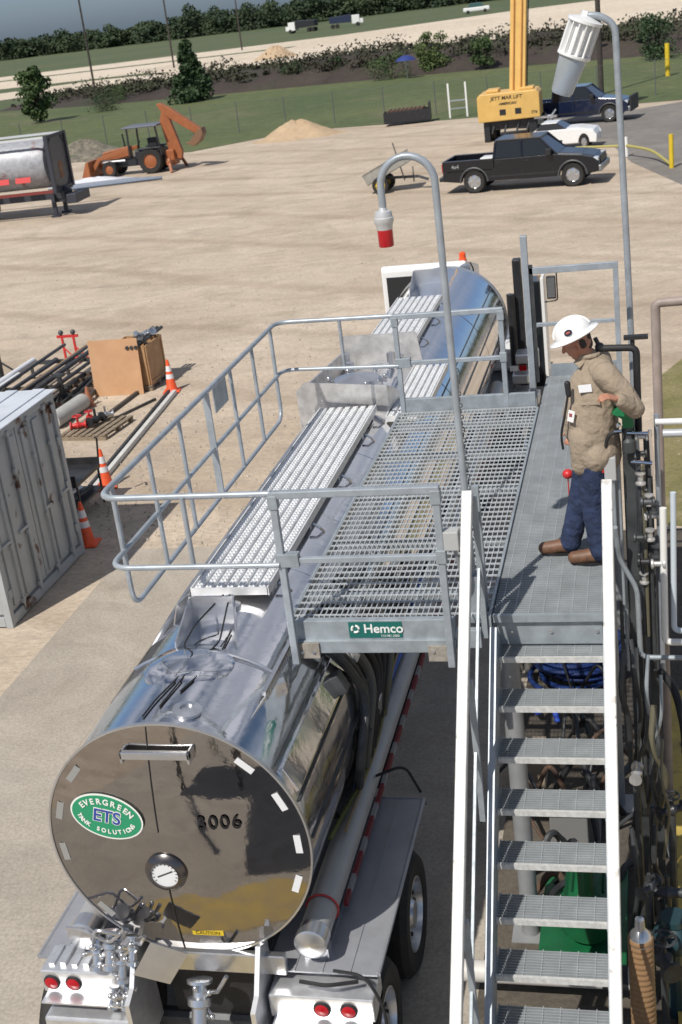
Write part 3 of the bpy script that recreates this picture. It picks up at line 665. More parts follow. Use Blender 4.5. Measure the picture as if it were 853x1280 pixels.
for i, pts in enumerate(([(-4.2,6.8,1.5),(-4.0,6.7,1.58),(-3.85,6.72,1.45),(-3.7,6.7,1.6)], [(-4.05,6.82,1.3),(-3.9,6.66,1.62),(-3.74,6.7,1.55)], [(-2.1,6.8,1.16),(-2.3,6.7,1.2),(-2.5,6.75,1.18)])):
    mb = MB(); mb.tube(rounded(pts, .06), .014, 8); tb(mb, 'air_line', steel if i < 2 else black)
for pts in ([(-2.28,6.85,1.2),(-2.05,6.8,1.22),(-1.93,6.76,1.0),(-1.92,6.75,.6)], [(-2.34,8.9,1.42),(-2.1,8.95,1.5),(-2.0,9.0,1.2)]):
    mb = MB(); mb.tube(rounded(pts, .1), .012, 7); tb(mb, 'air_line', black)
mb = MB(); mb.box(-3.6, -2.9, 7.05, 7.12, .5, 1.12); tb(mb, 'mud_guard', black)
# landing gear
for x in (-3.9, -2.6): mb = MB(); mb.box(x-.06, x+.06, 18.2, 18.32, .1, 1.1); mb.box(x-.12, x+.12, 18.12, 18.4, 0, .08); tb(mb, 'landing_leg', dark)
#=== TRACTOR ===
K = thing('yard_tractor', 'white yard tractor with narrow offset cab, orange beacon and black stacks ahead of the tank', 'truck', (-3.2, 24, 0))
KI = Matrix.Translation((3.2, -24, 0))
def kb(mb, name, m, bevel=0): return mb.build(name, m, K, M=KI, bevel=bevel)
cx0, cx1 = -4.55, -3.06
mb = MB(); vs = [(x, y, z) for x in (cx0, cx1) for y, z in ((22.0,1.0),(22.0,2.96),(22.06,3.03),(23.75,2.62),(23.8,1.0))]
mb.add(vs, [(0,1,2,3,4)[::-1],(5,6,7,8,9)]+[(i,(i+1) % 5,(i+1) % 5+5,i+5) for i in range(5)]); kb(mb, 'cab', white, .04)
for a, b, z0, z1 in ((-4.46,-3.98,2.1,2.84),(-3.78,-3.16,2.62,2.84)): mb = MB(); mb.box(a, b, 21.985, 22.0, z0, z1); kb(mb, 'rear_window', glass, .004)
for x0, x1 in ((cx0-.008, cx0), (cx1, cx1+.008)): mb = MB(); mb.box(x0, x1, 22.3, 23.3, 1.7, 2.5); kb(mb, 'side_window', glass)
mb = MB(); mb.box(-2.95,-1.95,22.3,24.6,.95,1.35); kb(mb, 'hood', white, .06)
mb = MB(); mb.lathe([(.07,0),(.07,.04),(.06,.05),(.06,.13),(.03,.16),(.0001,.165)], 20, Matrix.Translation((-3.14, 22.25, 2.98)), cap=False); kb(mb, 'beacon', mat('beacon_orange', (.85,.1,.02), .2, coat=.5))
mb = MB(); mb.lathe([(.09,0),(.1,.05),(.1,.09),(.06,.1)], 24, frame((-3.07,21.98,2.9),(1,0,0),(0,-1,.05))); kb(mb, 'work_light', steel)
mb = MB(); mb.tube(rounded([(-2.98,21.98,3.0),(-2.92,21.9,2.9),(-2.95,21.8,2.6)], .05), .015, 6); kb(mb, 'lamp_cable', black)
mb = MB(); mb.tube([(-2.33,21.9,.5),(-2.33,21.9,2.42)], .07, 16); kb(mb, 'exhaust_stack', blackm)
mb = MB(); mb.box(-2.28,-2.14,22.0,22.2,.6,2.98); kb(mb, 'air_intake', blackm, .02)
mb = MB(); mb.box(-2.1,-1.86,22.4,22.9,.6,2.5); kb(mb, 'side_cabinet', glass, .02)
mb = MB(); mb.box(-1.858,-1.8,22.38,22.9,.6,2.55); kb(mb, 'cabinet_edge', white, .01)
mb = MB(); mb.tube(rounded([(-1.84,22.5,2.62),(-1.58,22.5,2.66),(-1.58,22.5,2.12),(-1.84,22.5,2.1)], .06), .013, 7); kb(mb, 'mirror_arm', blackm)
mb = MB(); mb.box(-1.76,-1.6, 22.45, 22.52, 2.16, 2.56); kb(mb, 'side_mirror', blackm, .02)
mb = MB(); mb.box(-1.745,-1.615, 22.44, 22.45, 2.19, 2.53); kb(mb, 'mirror_glass', steel)
mb = MB(); mb.box(-4.1,-2.3,20.2,25.4,.6,.95); kb(mb, 'chassis', dark)
for yy in (20.2, 24.9):
    for x, sg in ((-2.05, 1), (-4.4, -1)):
        F = frame((x, yy, .5), (0,1,0), (sg,0,0)); mb = MB(); mb.lathe([(.3,-.02),(.45,0),(.5,-.05),(.5,-.5),(.3,-.55)], 32, F, cap=False); q = kb(mb, 'wheel', tyre)
        mb = MB(); mb.lathe([(.3,-.3),(.3,-.02),(.2,-.08),(.1,-.02),(.0001,-.02)], 24, F, cap=False); mb.build('rim', steel, q)
for x, z in ((-2.2,1.0),(-2.12,1.35),(-2.2,.7),(-2.05,.62)): mb = MB(); mb.box(x-.14,x+.14,21.3,21.7,z,z+.16); kb(mb, 'side_step', alu, .02)
mb = MB(); mb.box(-2.2,-2.08,21.28,21.3,1.24,1.33); kb(mb, 'marker_light', redlens)
mb = MB(); mb.box(-2.36,-2.22,21.28,21.3,1.24,1.33); kb(mb, 'marker_panel', white)
#=== LOADING PLATFORM ===
G = 3.24
P = thing('loading_platform', 'galvanised steel gangway with grated floor where the man stands', 'platform', (-.77, 8.2, G))
PI_ = Matrix.Translation((.77, -8.2, -G))
def pb(mb, name, m, bevel=0, **k): return mb.build(name, m, P, M=PI_, bevel=bevel, **k)
gx0, gx1, gy0, gy1 = -1.16, -.385, 8.2, 14.1
def grating(x0, x1, y0, y1, z, along, pb_, pc, tb_=.005, d=.03):
    """bearing bars run along 'along' ('x' or 'y') at pitch pb_, cross rods at pitch pc"""
    mb = MB()
    if along == 'x':
        k = y0
        while k < y1-.001: mb.box(x0, x1, k, min(y1, k+tb_), z-d, z); k += pb_
        k = x0+pc/2
        while k < x1: mb.box(k-.003, k+.003, y0, y1, z-.012, z-.001); k += pc
    else:
        k = x0
        while k < x1: mb.box(k, k+tb_, y0, y1, z-d, z); k += pb_
        k = y0+pc/2
        while k < y1: mb.box(x0, x1, k-.004, k+.004, z-.012, z+.002); k += pc
    return mb
pb(grating(gx0, gx1, gy0+.04, gy1, G, 'x', .03, .1, .0075, .032), 'floor_grating', grate)
mb = MB(); mb.box(gx0, gx1, gy0, gy0+.04, G-.05, G+.004)
for k in range(2): mb.box(gx0+.28+.34*k, gx0+.38+.34*k, gy0+.002, gy0+.03, G+.004, G+.008)
pb(mb, 'nosing', galv)
mb = MB(); mb.box(gx0+.02, gx1-.02, gy0+.035, gy0+.045, G-.24, G-.05); pb(mb, 'end_plate', galv)
for x in (gx0+.12, gx0+.4, gx0+.72): mb = MB(); mb.lathe([(.014,0),(.014,.01),(.0001,.012)], 8, frame((x, gy0+.034, G-.14), (1,0,0), (0,-1,0)), cap=False); pb(mb, 'bolt', steel)
for x in (gx0-.0, gx1-.06): mb = MB(); mb.box(x, x+.06, gy0+.05, gy1, G-.2, G-.035); pb(mb, 'support_beam', galv)
for y in (9.4, 10.9, 12.4, 13.9): mb = MB(); mb.box(gx0+.06, gx1-.06, y, y+.06, G-.16, G-.034); pb(mb, 'cross_beam', galv)
for x, y in ((-1.06, 13.7), (-.46, 13.7), (-.46, 10.6), (-1.14, 8.75)):
    mb = MB(); mb.tube([(x, y, 0), (x, y, G-.2)], .075, 18); mb.box(x-.15, x+.15, y-.15, y+.15, 0, .02); pb(mb, 'column', mat('column_grey', (.3,.31,.32), .5, .2, var=.1))
mb = MB(); mb.box(gx0+.05, gx1, gy1-.01, gy1, G, G+.14); pb(mb, 'toe_board', galv)
# end gate
mb = MB()
mb.box(-1.335, -1.265, 13.86, 13.93, G-.3, G+1.62)
pb(mb, 'gate_post', galv2, .006)
mb = MB(); mb.box(-1.262, -1.225, 13.88, 13.92, G, G+1.3); pb(mb, 'gate_post', dark)
mb = MB(); mb.box(-1.262, -.33, 13.88, 13.93, G+1.2, G+1.27); mb.box(-1.225, -.33, 13.89, 13.93, G+.62, G+.66); mb.box(-.385, -.33, 13.88, 13.93, G, G+1.2); pb(mb, 'gate_frame', galv2, .004)
# ------------- folding deck
D = thing('folding_deck', 'open grated folding deck with handrails, lowered over the tanker', 'deck', (-1.25, 8.15, G))
DI = Matrix.Translation((1.25, -8.15, -G))
def db(mb, name, m, bevel=0, **k): return mb.build(name, m, D, M=DI, bevel=bevel, **k)
dx0, dx1, dy0, dy1 = -2.63, -1.19, 8.17, 12.95
db(grating(dx0, dx1, dy0, dy1, G+.02, 'y', .04, .105, .006, .014), 'deck_grating', mat('deck_steel', (.56,.59,.61), .4, .3, var=.08, scale=6))
mb = MB(); mb.box(dx0-.02, dx0, dy0, dy1, G-.08, G+.025); mb.box(dx1, dx1+.02, dy0, dy1, G-.1, G+.015)
for y in (8.6, 9.6, 10.7, 11.7, 12.6): mb.box(dx0, dx1, y, y+.05, G-.08, G-.006)
for x in (-2.2, -1.75): mb.box(x-.02, x+.02, dy0, dy1, G-.09, G-.01)
db(mb, 'deck_frame', galv)
mb = MB(); mb.box(dx0+.04, -1.42, 8.1, 8.16, G-.13, G+.03); mb.box(dx0+.04, -1.42, 8.075, 8.16, G-.22, G-.12); mb.box(-1.42, -1.24, 8.1, 8.16, G-.2, G-.06); db(mb, 'front_beam', galv, .004)
mb = MB(); mb.box(dx0+.06, -1.2, 12.98, 13.03, G-.02, G+.16); db(mb, 'rear_toe_board', galv, .003)
for a, b, z in ((-2.58,-2.42,.25),(-1.62,-1.43,.28)): mb = MB(); mb.box(a, b, 8.055, 8.073, G-z, G-z+.12); db(mb, 'hinge_plate', mat('rusted_galv', (.33,.3,.26), .7, .2, var=.25, scale=25))
for x in (-2.55,-2.46,-1.58,-1.47): mb = MB(); mb.lathe([(.012,0),(.012,.01),(.0001,.012)], 8, frame((x, 8.055, G-.2), (1,0,0), (0,-1,0)), cap=False); db(mb, 'bolt', steel)
# hemco sign
sgn = MB(); sgn.box(-2.19, -1.80, 8.092, 8.097, G-.105, G+.02); db(sgn, 'sign_plate', mat('sign_green', (.01,.13,.11), .45))
stw2 = mat('sign_white', (.8,.8,.78), .45)
text('Hemco', .098, stw2, D, DI @ frame((-1.935, 8.09, G-.034), (1,0,0), (0,-1,0)), 'sign_lettering', .001, .0015)
text('713-981-2000', .024, stw2, D, DI @ frame((-1.89, 8.09, G-.09), (1,0,0), (0,-1,0)), 'sign_lettering', .0005)
mb = MB(); F = frame((-2.14, 8.0905, G-.032), (1,0,0), (0,-1,0))
for k in range(3):
    a0 = k*2*pi/3
    pts = [F@Vector((.026*cos(a0+i*.3), .026*sin(a0+i*.3), 0)) for i in range(6)]; mb.tube(pts, .009, 6)
db(mb, 'sign_emblem', stw2)
# rails
def railbox(y, xL, xR, zt, front):
    for xx, lo in ((xL, .27), (xR, .3)): mb = MB(); mb.box(xx-.025, xx+.025, y-.025, y+.025, G-lo if front else G-.1, zt-.003); q = db(mb, 'rail_post', galv2, .005)
    mb = MB(); mb.box(xL, xR+.03, y-.028, y+.028, zt-.055, zt); db(mb, 'top_rail', galv2, .008)
    mb = MB(); mb.box(xL+.03, xR-.02, y-.02, y+.02, zt-.55, zt-.505); db(mb, 'mid_rail', galv2, .006)
    for x in (xL, xR):
        for z in (zt-.13, zt-.57): mb = MB(); mb.box(x-.035, x+(.13 if x == xL and z < zt-.2 else .035), y-.034, y+.034, z+.0, z+.1); db(mb, 'bracket', galv, .004)
railbox(8.02, -2.59, -1.45, G+1.08, True); railbox(13.0, -2.6, -1.5, G+1.08, False)
zt, zm, zl = G+1.06, G+.53, G+.06; bx = -3.9
mb = MB(); mb.tube(rounded([(-2.6,8.02,zt),(bx,8.04,zt),(bx,13.08,zt),(-2.6,13.02,zt)], .17, 7), .024, 12); db(mb, 'basket_top_rail', galv2)
mb = MB(); mb.tube(rounded([(-2.6,7.99,zm),(bx,8.0,zm),(bx,13.1,zm),(-2.6,12.98,zm)], .17, 7), .021, 12); db(mb, 'basket_mid_rail', galv2)
mb = MB(); mb.tube(rounded([(bx-.01,8.32,zt),(bx-.01,8.32,zl),(bx-.01,12.85,zl),(bx-.01,12.85,zt)], .16, 6), .021, 12); db(mb, 'basket_low_rail', galv2)
for k in range(1, 6):
    y = 8.32+4.53*k/6
    mb = MB()
    if k == 3: mb.box(bx-.03, bx+.03, y-.012, y+.012, zl, zt)
    else: mb.tube([(bx, y, zl), (bx, y, zt)], .019, 10)
    db(mb, 'baluster', galv2)
for x, y in ((-3.25, 8.01), (-3.2, 13.05)): mb = MB(); mb.tube([(x, y, zm), (x, y, zt)], .019, 10); db(mb, 'baluster', galv2)
mb = MB(); mb.box(bx-.03, bx-.02, 10.85, 11.25, zt-.28, zt-.04); db(mb, 'tag_plate', galv)
# counterweight chain and switch box on the deck
mb = MB()
for i in range(26):
    z = G+.06+i*.045; a = Vector((-1.5-.004*i, 9.9+.02*i, z)); mb.tube(arc((a.x, a.y, a.z), .018, 0, 2*pi, 8, 'xz' if i % 2 else 'yz')[:-1], .005, 5, closed=True)
mb.sphere((-1.5, 9.9, G+.03), .035, 8, 6); db(mb, 'chain', dark)
mb = MB(); mb.box(-1.43, -1.32, 8.0, 8.1, G+.6, G+.74); db(mb, 'switch_box', mat('box_grey', (.42,.43,.43), .5), .008)
mb = MB(); mb.tube(rounded([(-1.36,8.05,G+.6),(-1.33,8.1,G+.35),(-1.4,8.2,G+.12),(-1.28,8.25,G+.05)], .12), .014, 8); db(mb, 'conduit', galv)
#=== STAIRS ===
S = thing('steel_staircase', 'galvanised steel stair with grated treads going down from the gangway', 'stairs', (-.77, 8.2, 0))
SI = Matrix.Translation((.77, -8.2, 0))
def sb(mb, name, m, bevel=0, **k): return mb.build(name, m, S, M=SI, bevel=bevel, **k)
rise, go = .26, .2375; NT = 11
proto = None
for i in range(NT):
    dy, dz = -go*(i+1), -rise*(i+1)
    y = 8.3+dy; z = G+dz
    if proto is None:
        g = MB()
        k = 0.02
        while k < .275: g.box(-1.12, -.4, y+k, y+k+.0065, z-.03, z); k += .026
        k = -1.12+.06
        while k < -.4: g.box(k-.003, k+.003, y+.01, y+.275, z-.012, z-.001); k += .115
        g.box(-1.125, -1.115, y, y+.275, z-.06, z); g.box(-.405, -.395, y, y+.275, z-.06, z)
        proto = sb(g, 'tread', grate)
        nn = MB(); nn.box(-1.12, -.4, y-.005, y+.018, z-.035, z+.003)
        for q in range(44): nn.box(-1.115+q*.0163, -1.107+q*.0163, y-.006, y+.016, z+.003, z+.006)
        n1 = nn.build('tread_nosing', mat('worn_nosing', (.62,.62,.6), .45, .2, var=.15, scale=30), proto)
    else:
        c = proto.copy(); C.objects.link(c); c.matrix_local = SI @ Matrix.Translation((0, -go*i, -rise*i))
        d = n1.copy(); C.objects.link(d); d.parent = c
sl_ = -rise/go
def sloped(x, w_, y0, z0, y1, h_, name, m, bevel=.003):
    z1 = z0 + (y1-y0)*rise/go
    mb = MB(); mb.bar((x, y0, z0), (x, y1, z1), w_, h_); return sb(mb, name, m, bevel)
sloped(-1.15, .05, 8.2, G-.12, 5.35, .24, 'stringer', galv2); sloped(-.37, .05, 8.2, G-.12, 5.35, .24, 'stringer', galv2)
railw = mat('bright_rail', (.62,.62,.6), .45, .1, var=.12, scale=9, dirt=((.38,.37,.35), 14, .62))
sloped(-1.25, .072, 8.13, G+.98, 4.2, .07, 'handrail', railw, .008); sloped(-.325, .072, 8.2, G+1.0, 4.2, .06, 'handrail', railw, .008)
sloped(-1.22, .022, 8.2, G+.45, 4.4, .03, 'mid_rail', galv); sloped(-.33, .022, 8.2, G+.45, 4.4, .03, 'mid_rail', galv)
for x in (-1.215, -.335):
    for y in (8.16, 7.3, 6.3, 5.3):
        z = G-.05+(y-8.2)*rise/go; mb = MB(); mb.box(x-.02, x+.02, y-.02, y+.02, max(0, z-.05), z+1.03); sb(mb, 'rail_post', galv, .003)
# posts at left edge at top of the stairs
mb = MB(); mb.bar((-1.225,8.32,G-.1),(-1.225,8.32,G+.95),.05,.05,(0,1,0)); sb(mb, 'rail_post', galv)
#=== GOOSENECK BEACON ===
B = thing('gooseneck_beacon', 'grey gooseneck pole with red warning lamp hanging above the gangway edge', 'warning light', (-1.3, 8.3, G))
BI = Matrix.Translation((1.3, -8.3, -G))
pts = [(-1.285,8.28,G-.2),(-1.3,8.27,6.24)] + arc((-1.475,8.27,6.27), .175, .15, pi, 12) + [(-1.65,8.27,6.14)]
mb = MB(); mb.tube(pts, .024, 14); mb.build('pole', galv2, B, M=BI)
F = Matrix.Translation((-1.652, 8.27, 5.95))
mb = MB(); mb.lathe([(.02,.2),(.03,.17),(.052,.165),(.058,.14),(.058,.13),(.064,.125),(.064,.1),(.058,.09),(.05,.05)], 24, F); mb.build('lamp_cap', mat('cap_grey', (.6,.61,.62), .4, .3), B, M=BI)
mb = MB(); mb.lathe([(.0001,-.062),(.046,-.06),(.05,-.05),(.05,.05)], 24, F, cap=False); mb.build('red_globe', redlens, B, M=BI)
mb = MB(); mb.box(-1.33,-1.22,8.22,8.34,G-.06,G+.3); mb.build('pole_clamp', galv, B, M=BI)
#=== FLOODLIGHT ===
L = thing('floodlight_pole', 'tall grey pole carrying a white ribbed floodlight with clear globe', 'floodlight', (-.24, 14.5, 0))
LI = Matrix.Translation((.24, -14.5, 0))
mb = MB(); mb.tube(rounded([(-.2,14.5,0),(-.24,14.4,4.6),(-.27,14.3,6.84),(-.45,14.28,6.96),(-.55,14.28,6.95)], .1), .036, 14); mb.build('pole', galv2, L, M=LI)
Fl = frame((-.6, 14.28, 6.87), (1,0,-.25), (.3,-.05,1))
Fl = frame((-.7, 14.25, 6.57), (.92,0,-.38), (.38,-.05,.92)) @ Matrix.Scale(1.13, 4)
mb = MB(); mb.lathe([(.14,0),(.155,.01),(.155,.03),(.11,.035),(.11,.3),(.16,.31),(.16,.335),(.06,.36),(.0001,.37)], 32, Fl, cap=False); hs = mb.build('lamp_housing', white, L, M=LI)
mb = MB()
for k in range(14):
    a = 2*pi*k/14; Mx = Fl @ Matrix.Rotation(a, 4, 'Z'); mb.box(.1, .15, -.006, .006, .03, .31, Mx)
mb.build('cooling_fin', white, hs)
gl = mat('frosted_globe', (.6,.64,.67), .25, trans=.55)
mb = MB(); mb.lathe([(.0001,-.34),(.085,-.335),(.1,-.31),(.13,.0)], 32, Fl, cap=False); mb.build('globe', gl, L, M=LI)
mb = MB(); mb.tube([(-.55,14.28,6.95),(-.6,14.27,6.97)], .05, 12); mb.build('arm_joint', white, L, M=LI)
#=== YARD OBJECTS LEFT ===
def cmat(name, c, dirtc, sc=1.2, thr=.62): return mat(name, c, .55, .0, var=.08, scale=2, dirt=(dirtc, sc, thr))
CT = thing('shipping_container', 'white shipping container with rust spots on its ribbed end doors', 'shipping container', (-8.6, 15.7, 0))
CI = Matrix.Translation((8.6, -15.7, 0))
cw = cmat('container_paint', (.4,.42,.43), (.12,.06,.035), 2.6, .63); croof = mat('container_roof', (.62,.66,.72), .5, .1, var=.08, scale=2)  # paint darkened for the shaded door end, roof paler as if sunlit
def cb(mb, name, m, bevel=0): return mb.build(name, m, CT, M=CI, bevel=bevel)
x1, y0, y1, zt = -8.6, 14.4, 16.95, 2.6; x0 = x1-6.06
mb = MB(); mb.box(x0+.01, x1-.052, y0+.042, y1-.042, .17, zt-.085); cb(mb, 'body', cw)
mb = MB(); n = 44; dx = (x1-.1-x0)/n
for i in range(n):
    if i % 2: mb.box(x0+dx*i, x0+dx*(i+1), y0+.008, y0+.04, .2, zt-.1); mb.box(x0+dx*i, x0+dx*(i+1), y1-.04, y1-.008, .2, zt-.1)
cb(mb, 'side_corrugation', cw, .01)
mb = MB()
mb.box(x0-.01, x1+.06, y0-.02, y1+.02, zt+.001, zt+.02)
for i in range(14): mb.box(x0+.05+i*.44, x0+.24+i*.44, y0+.0, y1-.0, zt+.02, zt+.04)
cb(mb, 'roof', croof, .008)
mb = MB()
for y in (y0, y1-.1): mb.box(x1-.1, x1+.004, y, y+.1, .0, zt); mb.box(x0, x0+.1, y, y+.1, 0, zt)
mb.box(x1-.1, x1+.004, y0+.1, y1-.1, zt-.12, zt-.002); mb.box(x1-.1, x1+.004, y0+.1, y1-.1, 0.02, .16)
mb.box(x0+.1, x1-.1, y0-.002, y0+.06, zt-.1, zt-.004); mb.box(x0+.1, x1-.1, y1-.06, y1+.002, zt-.1, zt-.004); mb.box(x0+.1, x1-.1, y0-.002, y0+.06, .02, .16)
cb(mb, 'corner_frame', cw, .006)
for k, (a, b) in enumerate(((y0+.11, 15.665), (15.685, y1-.11))):
    mb = MB(); mb.box(x1-.05, x1-.035, a, b, .18, zt-.14)
    for q in range(4):
        z = .26+q*.56; 
    for q in range(3):
        yy = a+.1+q*(b-a)/3; mb.box(x1-.035, x1-.006, yy, yy+.2, .24, zt-.2)
    d = cb(mb, 'door', cw, .008)
    for yy in (a+.3, b-.3) :
        r_ = MB(); r_.tube([(x1+.02, yy, .12), (x1+.02, yy, zt-.08)], .018, 8); 
        for z in (.2, 1.0, 1.9, zt-.16): r_.box(x1-.005, x1+.035, yy-.04, yy+.04, z, z+.07)
        r_.box(x1+.0, x1+.03, yy, yy+.25*(1 if k else -1), 1.1, 1.14)
        rr = r_.build('lock_rod', cw, d)
    for z in (.4, 1.1, 1.8, 2.3):
        yy = a if k == 0 else b; h_ = MB(); h_.box(x1-.03, x1+.012, yy-.05, yy+.05, z, z+.12); h_.build('hinge', cw, d)
# traffic cones
def cone(x, y, rz, label, z=0, tilt=0, scale=1.):
    t = thing('traffic_cone', label, 'traffic cone', (x, y, z), rz, 'orange traffic cones')
    t.rotation_euler = (tilt, 0, rz); t.scale = (scale,)*3
    mb = MB(); mb.box(-.18,.18,-.18,.18,0,.03); mb.build('base', orange, t, bevel=.012)
    mb = MB(); mb.lathe([(.135,.03),(.12,.05),(.03,.69),(.022,.71),(.0001,.712)], 28, cap=False); mb.build('cone_body', orange, t)
    for a, b in ((.3,.4),(.46,.58)):
        ra, rb = .122-.09*(a-.05)/.64, .122-.09*(b-.05)/.64
        mb = MB(); mb.lathe([(ra+.001,a),(rb+.001,b)], 28, cap=False); mb.build('reflective_band', refl, t)
cone(-10.13, 25.5, .2, 'orange traffic cone beside the plywood sheet at the far end of the long beam')
cone(-9.36, 19.75, .4, 'orange traffic cone at the near end of the long beam, behind the basket rail')
cone(-8.68, 17.25, .1, 'orange traffic cone standing in shade at the container corner')
# crate on pallet with plywood sheet in front
t = thing('wooden_crate', 'open brown wooden crate full of metal fittings, behind the plywood sheet', 'crate', (-11.08, 26.2, 0)); t.scale = (.76, 1, 1)
I = Matrix.Translation((10.9, -26.2, 0))
mb = MB()
for y in (25.62, 26.1, 26.6): mb.box(-11.5, -10.3, y, y+.1, .0, .1)
for k in range(8): mb.box(-11.5+.155*k, -11.5+.155*k+.12, 25.6, 26.72, .1, .125)
mb.build('pallet_base', oldwood, t, M=I)
mb = MB(); mb.box(-11.45,-10.35,25.63,25.66,.13,1.0); mb.box(-11.45,-10.35,26.66,26.69,.13,1.0); mb.box(-10.36,-10.33,25.66,26.66,.13,1.0); mb.box(-11.45,-11.42,25.66,26.66,.13,1.0); mb.box(-11.42,-10.36,25.66,26.66,.13,.7)
mb.build('side_board', wood, t, M=I)
mb = MB()
for y in (25.66, 26.6): mb.box(-10.33,-10.305,y,y+.07,.13,1.0)
mb.box(-10.33,-10.306,25.73,26.6,.93,1.0); mb.box(-10.33,-10.306,25.73,26.6,.13,.2); mb.build('corner_batten', wood, t, M=I)
rnd = random.Random(5)
for i in range(9):
    x, y = rnd.uniform(-11.35,-10.78), rnd.uniform(25.8,26.5); g = MB(); a = rnd.uniform(0, 3)
    g.lathe([(.06,-.12),(.09,-.1),(.09,-.06),(.05,-.04),(.05,.1),(.09,.12),(.09,.16),(.06,.17)], 14, Matrix.Translation((x,y,rnd.uniform(.8,1.12))) @ Matrix.Rotation(rnd.uniform(.3,1.6),4,'X') @ Matrix.Rotation(a,4,'Y'))
    tag(g.build('pipe_fitting', steel if i % 3 == 0 else dark), 'metal pipe fitting heaped in the open wooden crate', 'pipe fitting', 'pipe fittings heaped in the crate')
for i, x in enumerate((-11.0,-10.9,-10.8)): g = MB(); g.tube([(x,25.5,1.02),(x+.12,26.9,1.1)], .04, 8); tag(g.build('pipe', dark), 'short dark pipe laid across the top of the crate', 'pipe', 'short pipes on top of the crate')
mb = MB(); F = frame((-11.33, 25.5, .61), (1, 0, 0), (0, -1, .1)); mb.box(-.57, .57, -.61, .61, -.01, .01, F)
o = mb.build('plywood_sheet', ply); tag(o, 'square orange-brown plywood sheet leaning on the crate', 'plywood')
# flat pallet with valves
def pallet(name, cx, cy, rz, label):
    t = thing(name, label, 'pallet', (cx, cy, 0), rz)
    mb = MB()
    for k in range(7): mb.box(-.5+.155*k, -.5+.155*k+.1, -.6, .6, .1, .12)
    mb.build('deck_board', oldwood, t)
    mb = MB()
    for y in (-.58, -.04, .5): mb.box(-.5, .53, y, y+.08, .02, .1)
    mb.box(-.5,.53,-.6,-.5,0,.02); mb.build('bearer', oldwood, t)
    return t
pallet('wooden_pallet', -10.87, 23.0, -.12, 'weathered wooden pallet with red valves and fittings lying flat on the gravel')
def flanged(x, y, z, s, az, m, label, grp, name='valve', wheel=False):
    t = thing(name, label, 'valve', (x, y, z), az, grp)
    g = MB(); Fm = frame((0,0,0),(0,1,0),(1,0,0))
    g.lathe([(.09*s,-.18*s),(.09*s,-.15*s),(.05*s,-.14*s),(.05*s,-.06*s),(.08*s,0),(.05*s,.06*s),(.05*s,.14*s),(.09*s,.15*s),(.09*s,.18*s)], 18, Fm); g.build('valve_body', m, t)
    g = MB(); g.tube([(0,0,.03*s),(0,0,.2*s)], .025*s, 8)
    g.build('bonnet', m, t)
    if wheel:
        g = MB(); g.tube(arc((0,0,.21*s), .1*s, 0, 2*pi, 18, 'xy')[:-1], .012*s, 6, closed=True); g.bar((-.1*s,0,.21*s),(.1*s,0,.21*s),.015*s,.015*s); g.bar((0,-.1*s,.21*s),(0,.1*s,.21*s),.015*s,.015*s); g.build('handwheel', m, t)
    return t
flanged(-11.15, 22.8, .2, .9, .3, red, 'red flanged valve at the near left of the flat pallet', None, wheel=True)
flanged(-10.85, 23.0, .24, 1.1, 1.2, blackm, 'black flanged valve in the middle of the flat pallet', None)
flanged(-10.78, 23.35, .22, .9, .4, steel, 'grey steel valve at the far side of the flat pallet', None)
flanged(-11.05, 23.15, .2, .8, 2.0, red, 'small red valve behind the black one on the flat pallet', None, wheel=True)
# beams to the cone, loose bars
def bar_(name, a, b, w_, h_, m, label, grp=None, cat='beam'):
    mb = MB(); mb.bar(a, b, w_, h_); tag(mb.build(name, m, bevel=.004), label, cat, grp)
bar_('steel_beam', (-9.62,19.6,.06), (-10.12,25.3,.06), .05, .1, dark, 'dark edge beam lying beside the white beam between two cones')
bar_('steel_beam', (-9.52,19.6,.05), (-10.0,25.3,.05), .09, .09, mat('white_beam', (.6,.6,.58), .5, var=.1), 'long white beam lying on the gravel between two cones')
bar_('steel_bar', (-11.0,24.0,.04), (-10.9,25.6,.04), .07, .07, dark, 'short dark bar pointing at the foot of the plywood sheet', cat='bar')
bar_('steel_bar', (-10.7,23.8,.03), (-10.3,24.9,.03), .05, .05, dark, 'thin dark bar right of the flat pallet', cat='bar')
for i, (a, b, l) in enumerate((((-12.6,24.6,.12), (-12.75,26.9,.12), 'left'), ((-12.1,24.4,.12), (-12.3,26.5,.12), 'right'))):
    t = thing('ladder_rack', 'dark ladder-like steel frame lying %s of the pale concrete pipe' % ('well left' if i == 0 else 'just behind and right'), 'frame', (0,0,0))
    mb = MB(); mb.bar(a, b, .06, .1); mb.bar((a[0]+.3,a[1],a[2]), (b[0]+.3,b[1],b[2]), .06, .1); mb.build('side_rail', dark, t)
    mb = MB()
    for k in range(6): f = k/5; p = Vector(a)*(1-f)+Vector(b)*f; mb.bar(p, p+Vector((.3,0,0)), .05, .06)
    mb.build('rung', rust, t)
mb = MB(); pr_ = [(.17,0),(.17,1.35),(.14,1.35),(.14,0)]; mb.lathe(pr_+[pr_[0]], 28, frame((-11.9,23.2,.17),(1,0,0),(.08,1,0)), cap=False)
tag(mb.build('concrete_pipe', mat('pale_pipe', (.42,.42,.4), .7, var=.08)), 'short fat pale pipe lying behind the container corner', 'pipe')
mb = MB(); mb.lathe([(.12,0),(.12,.02),(.1,.03),(.028,.42),(.0001,.44)], 20, Matrix.Translation((-11.75,24.75,0)), cap=False); tag(mb.build('small_cone', mat('faded_orange', (.4,.16,.09), .7)), 'small faded cone at the far end of the pale pipe', 'traffic cone')
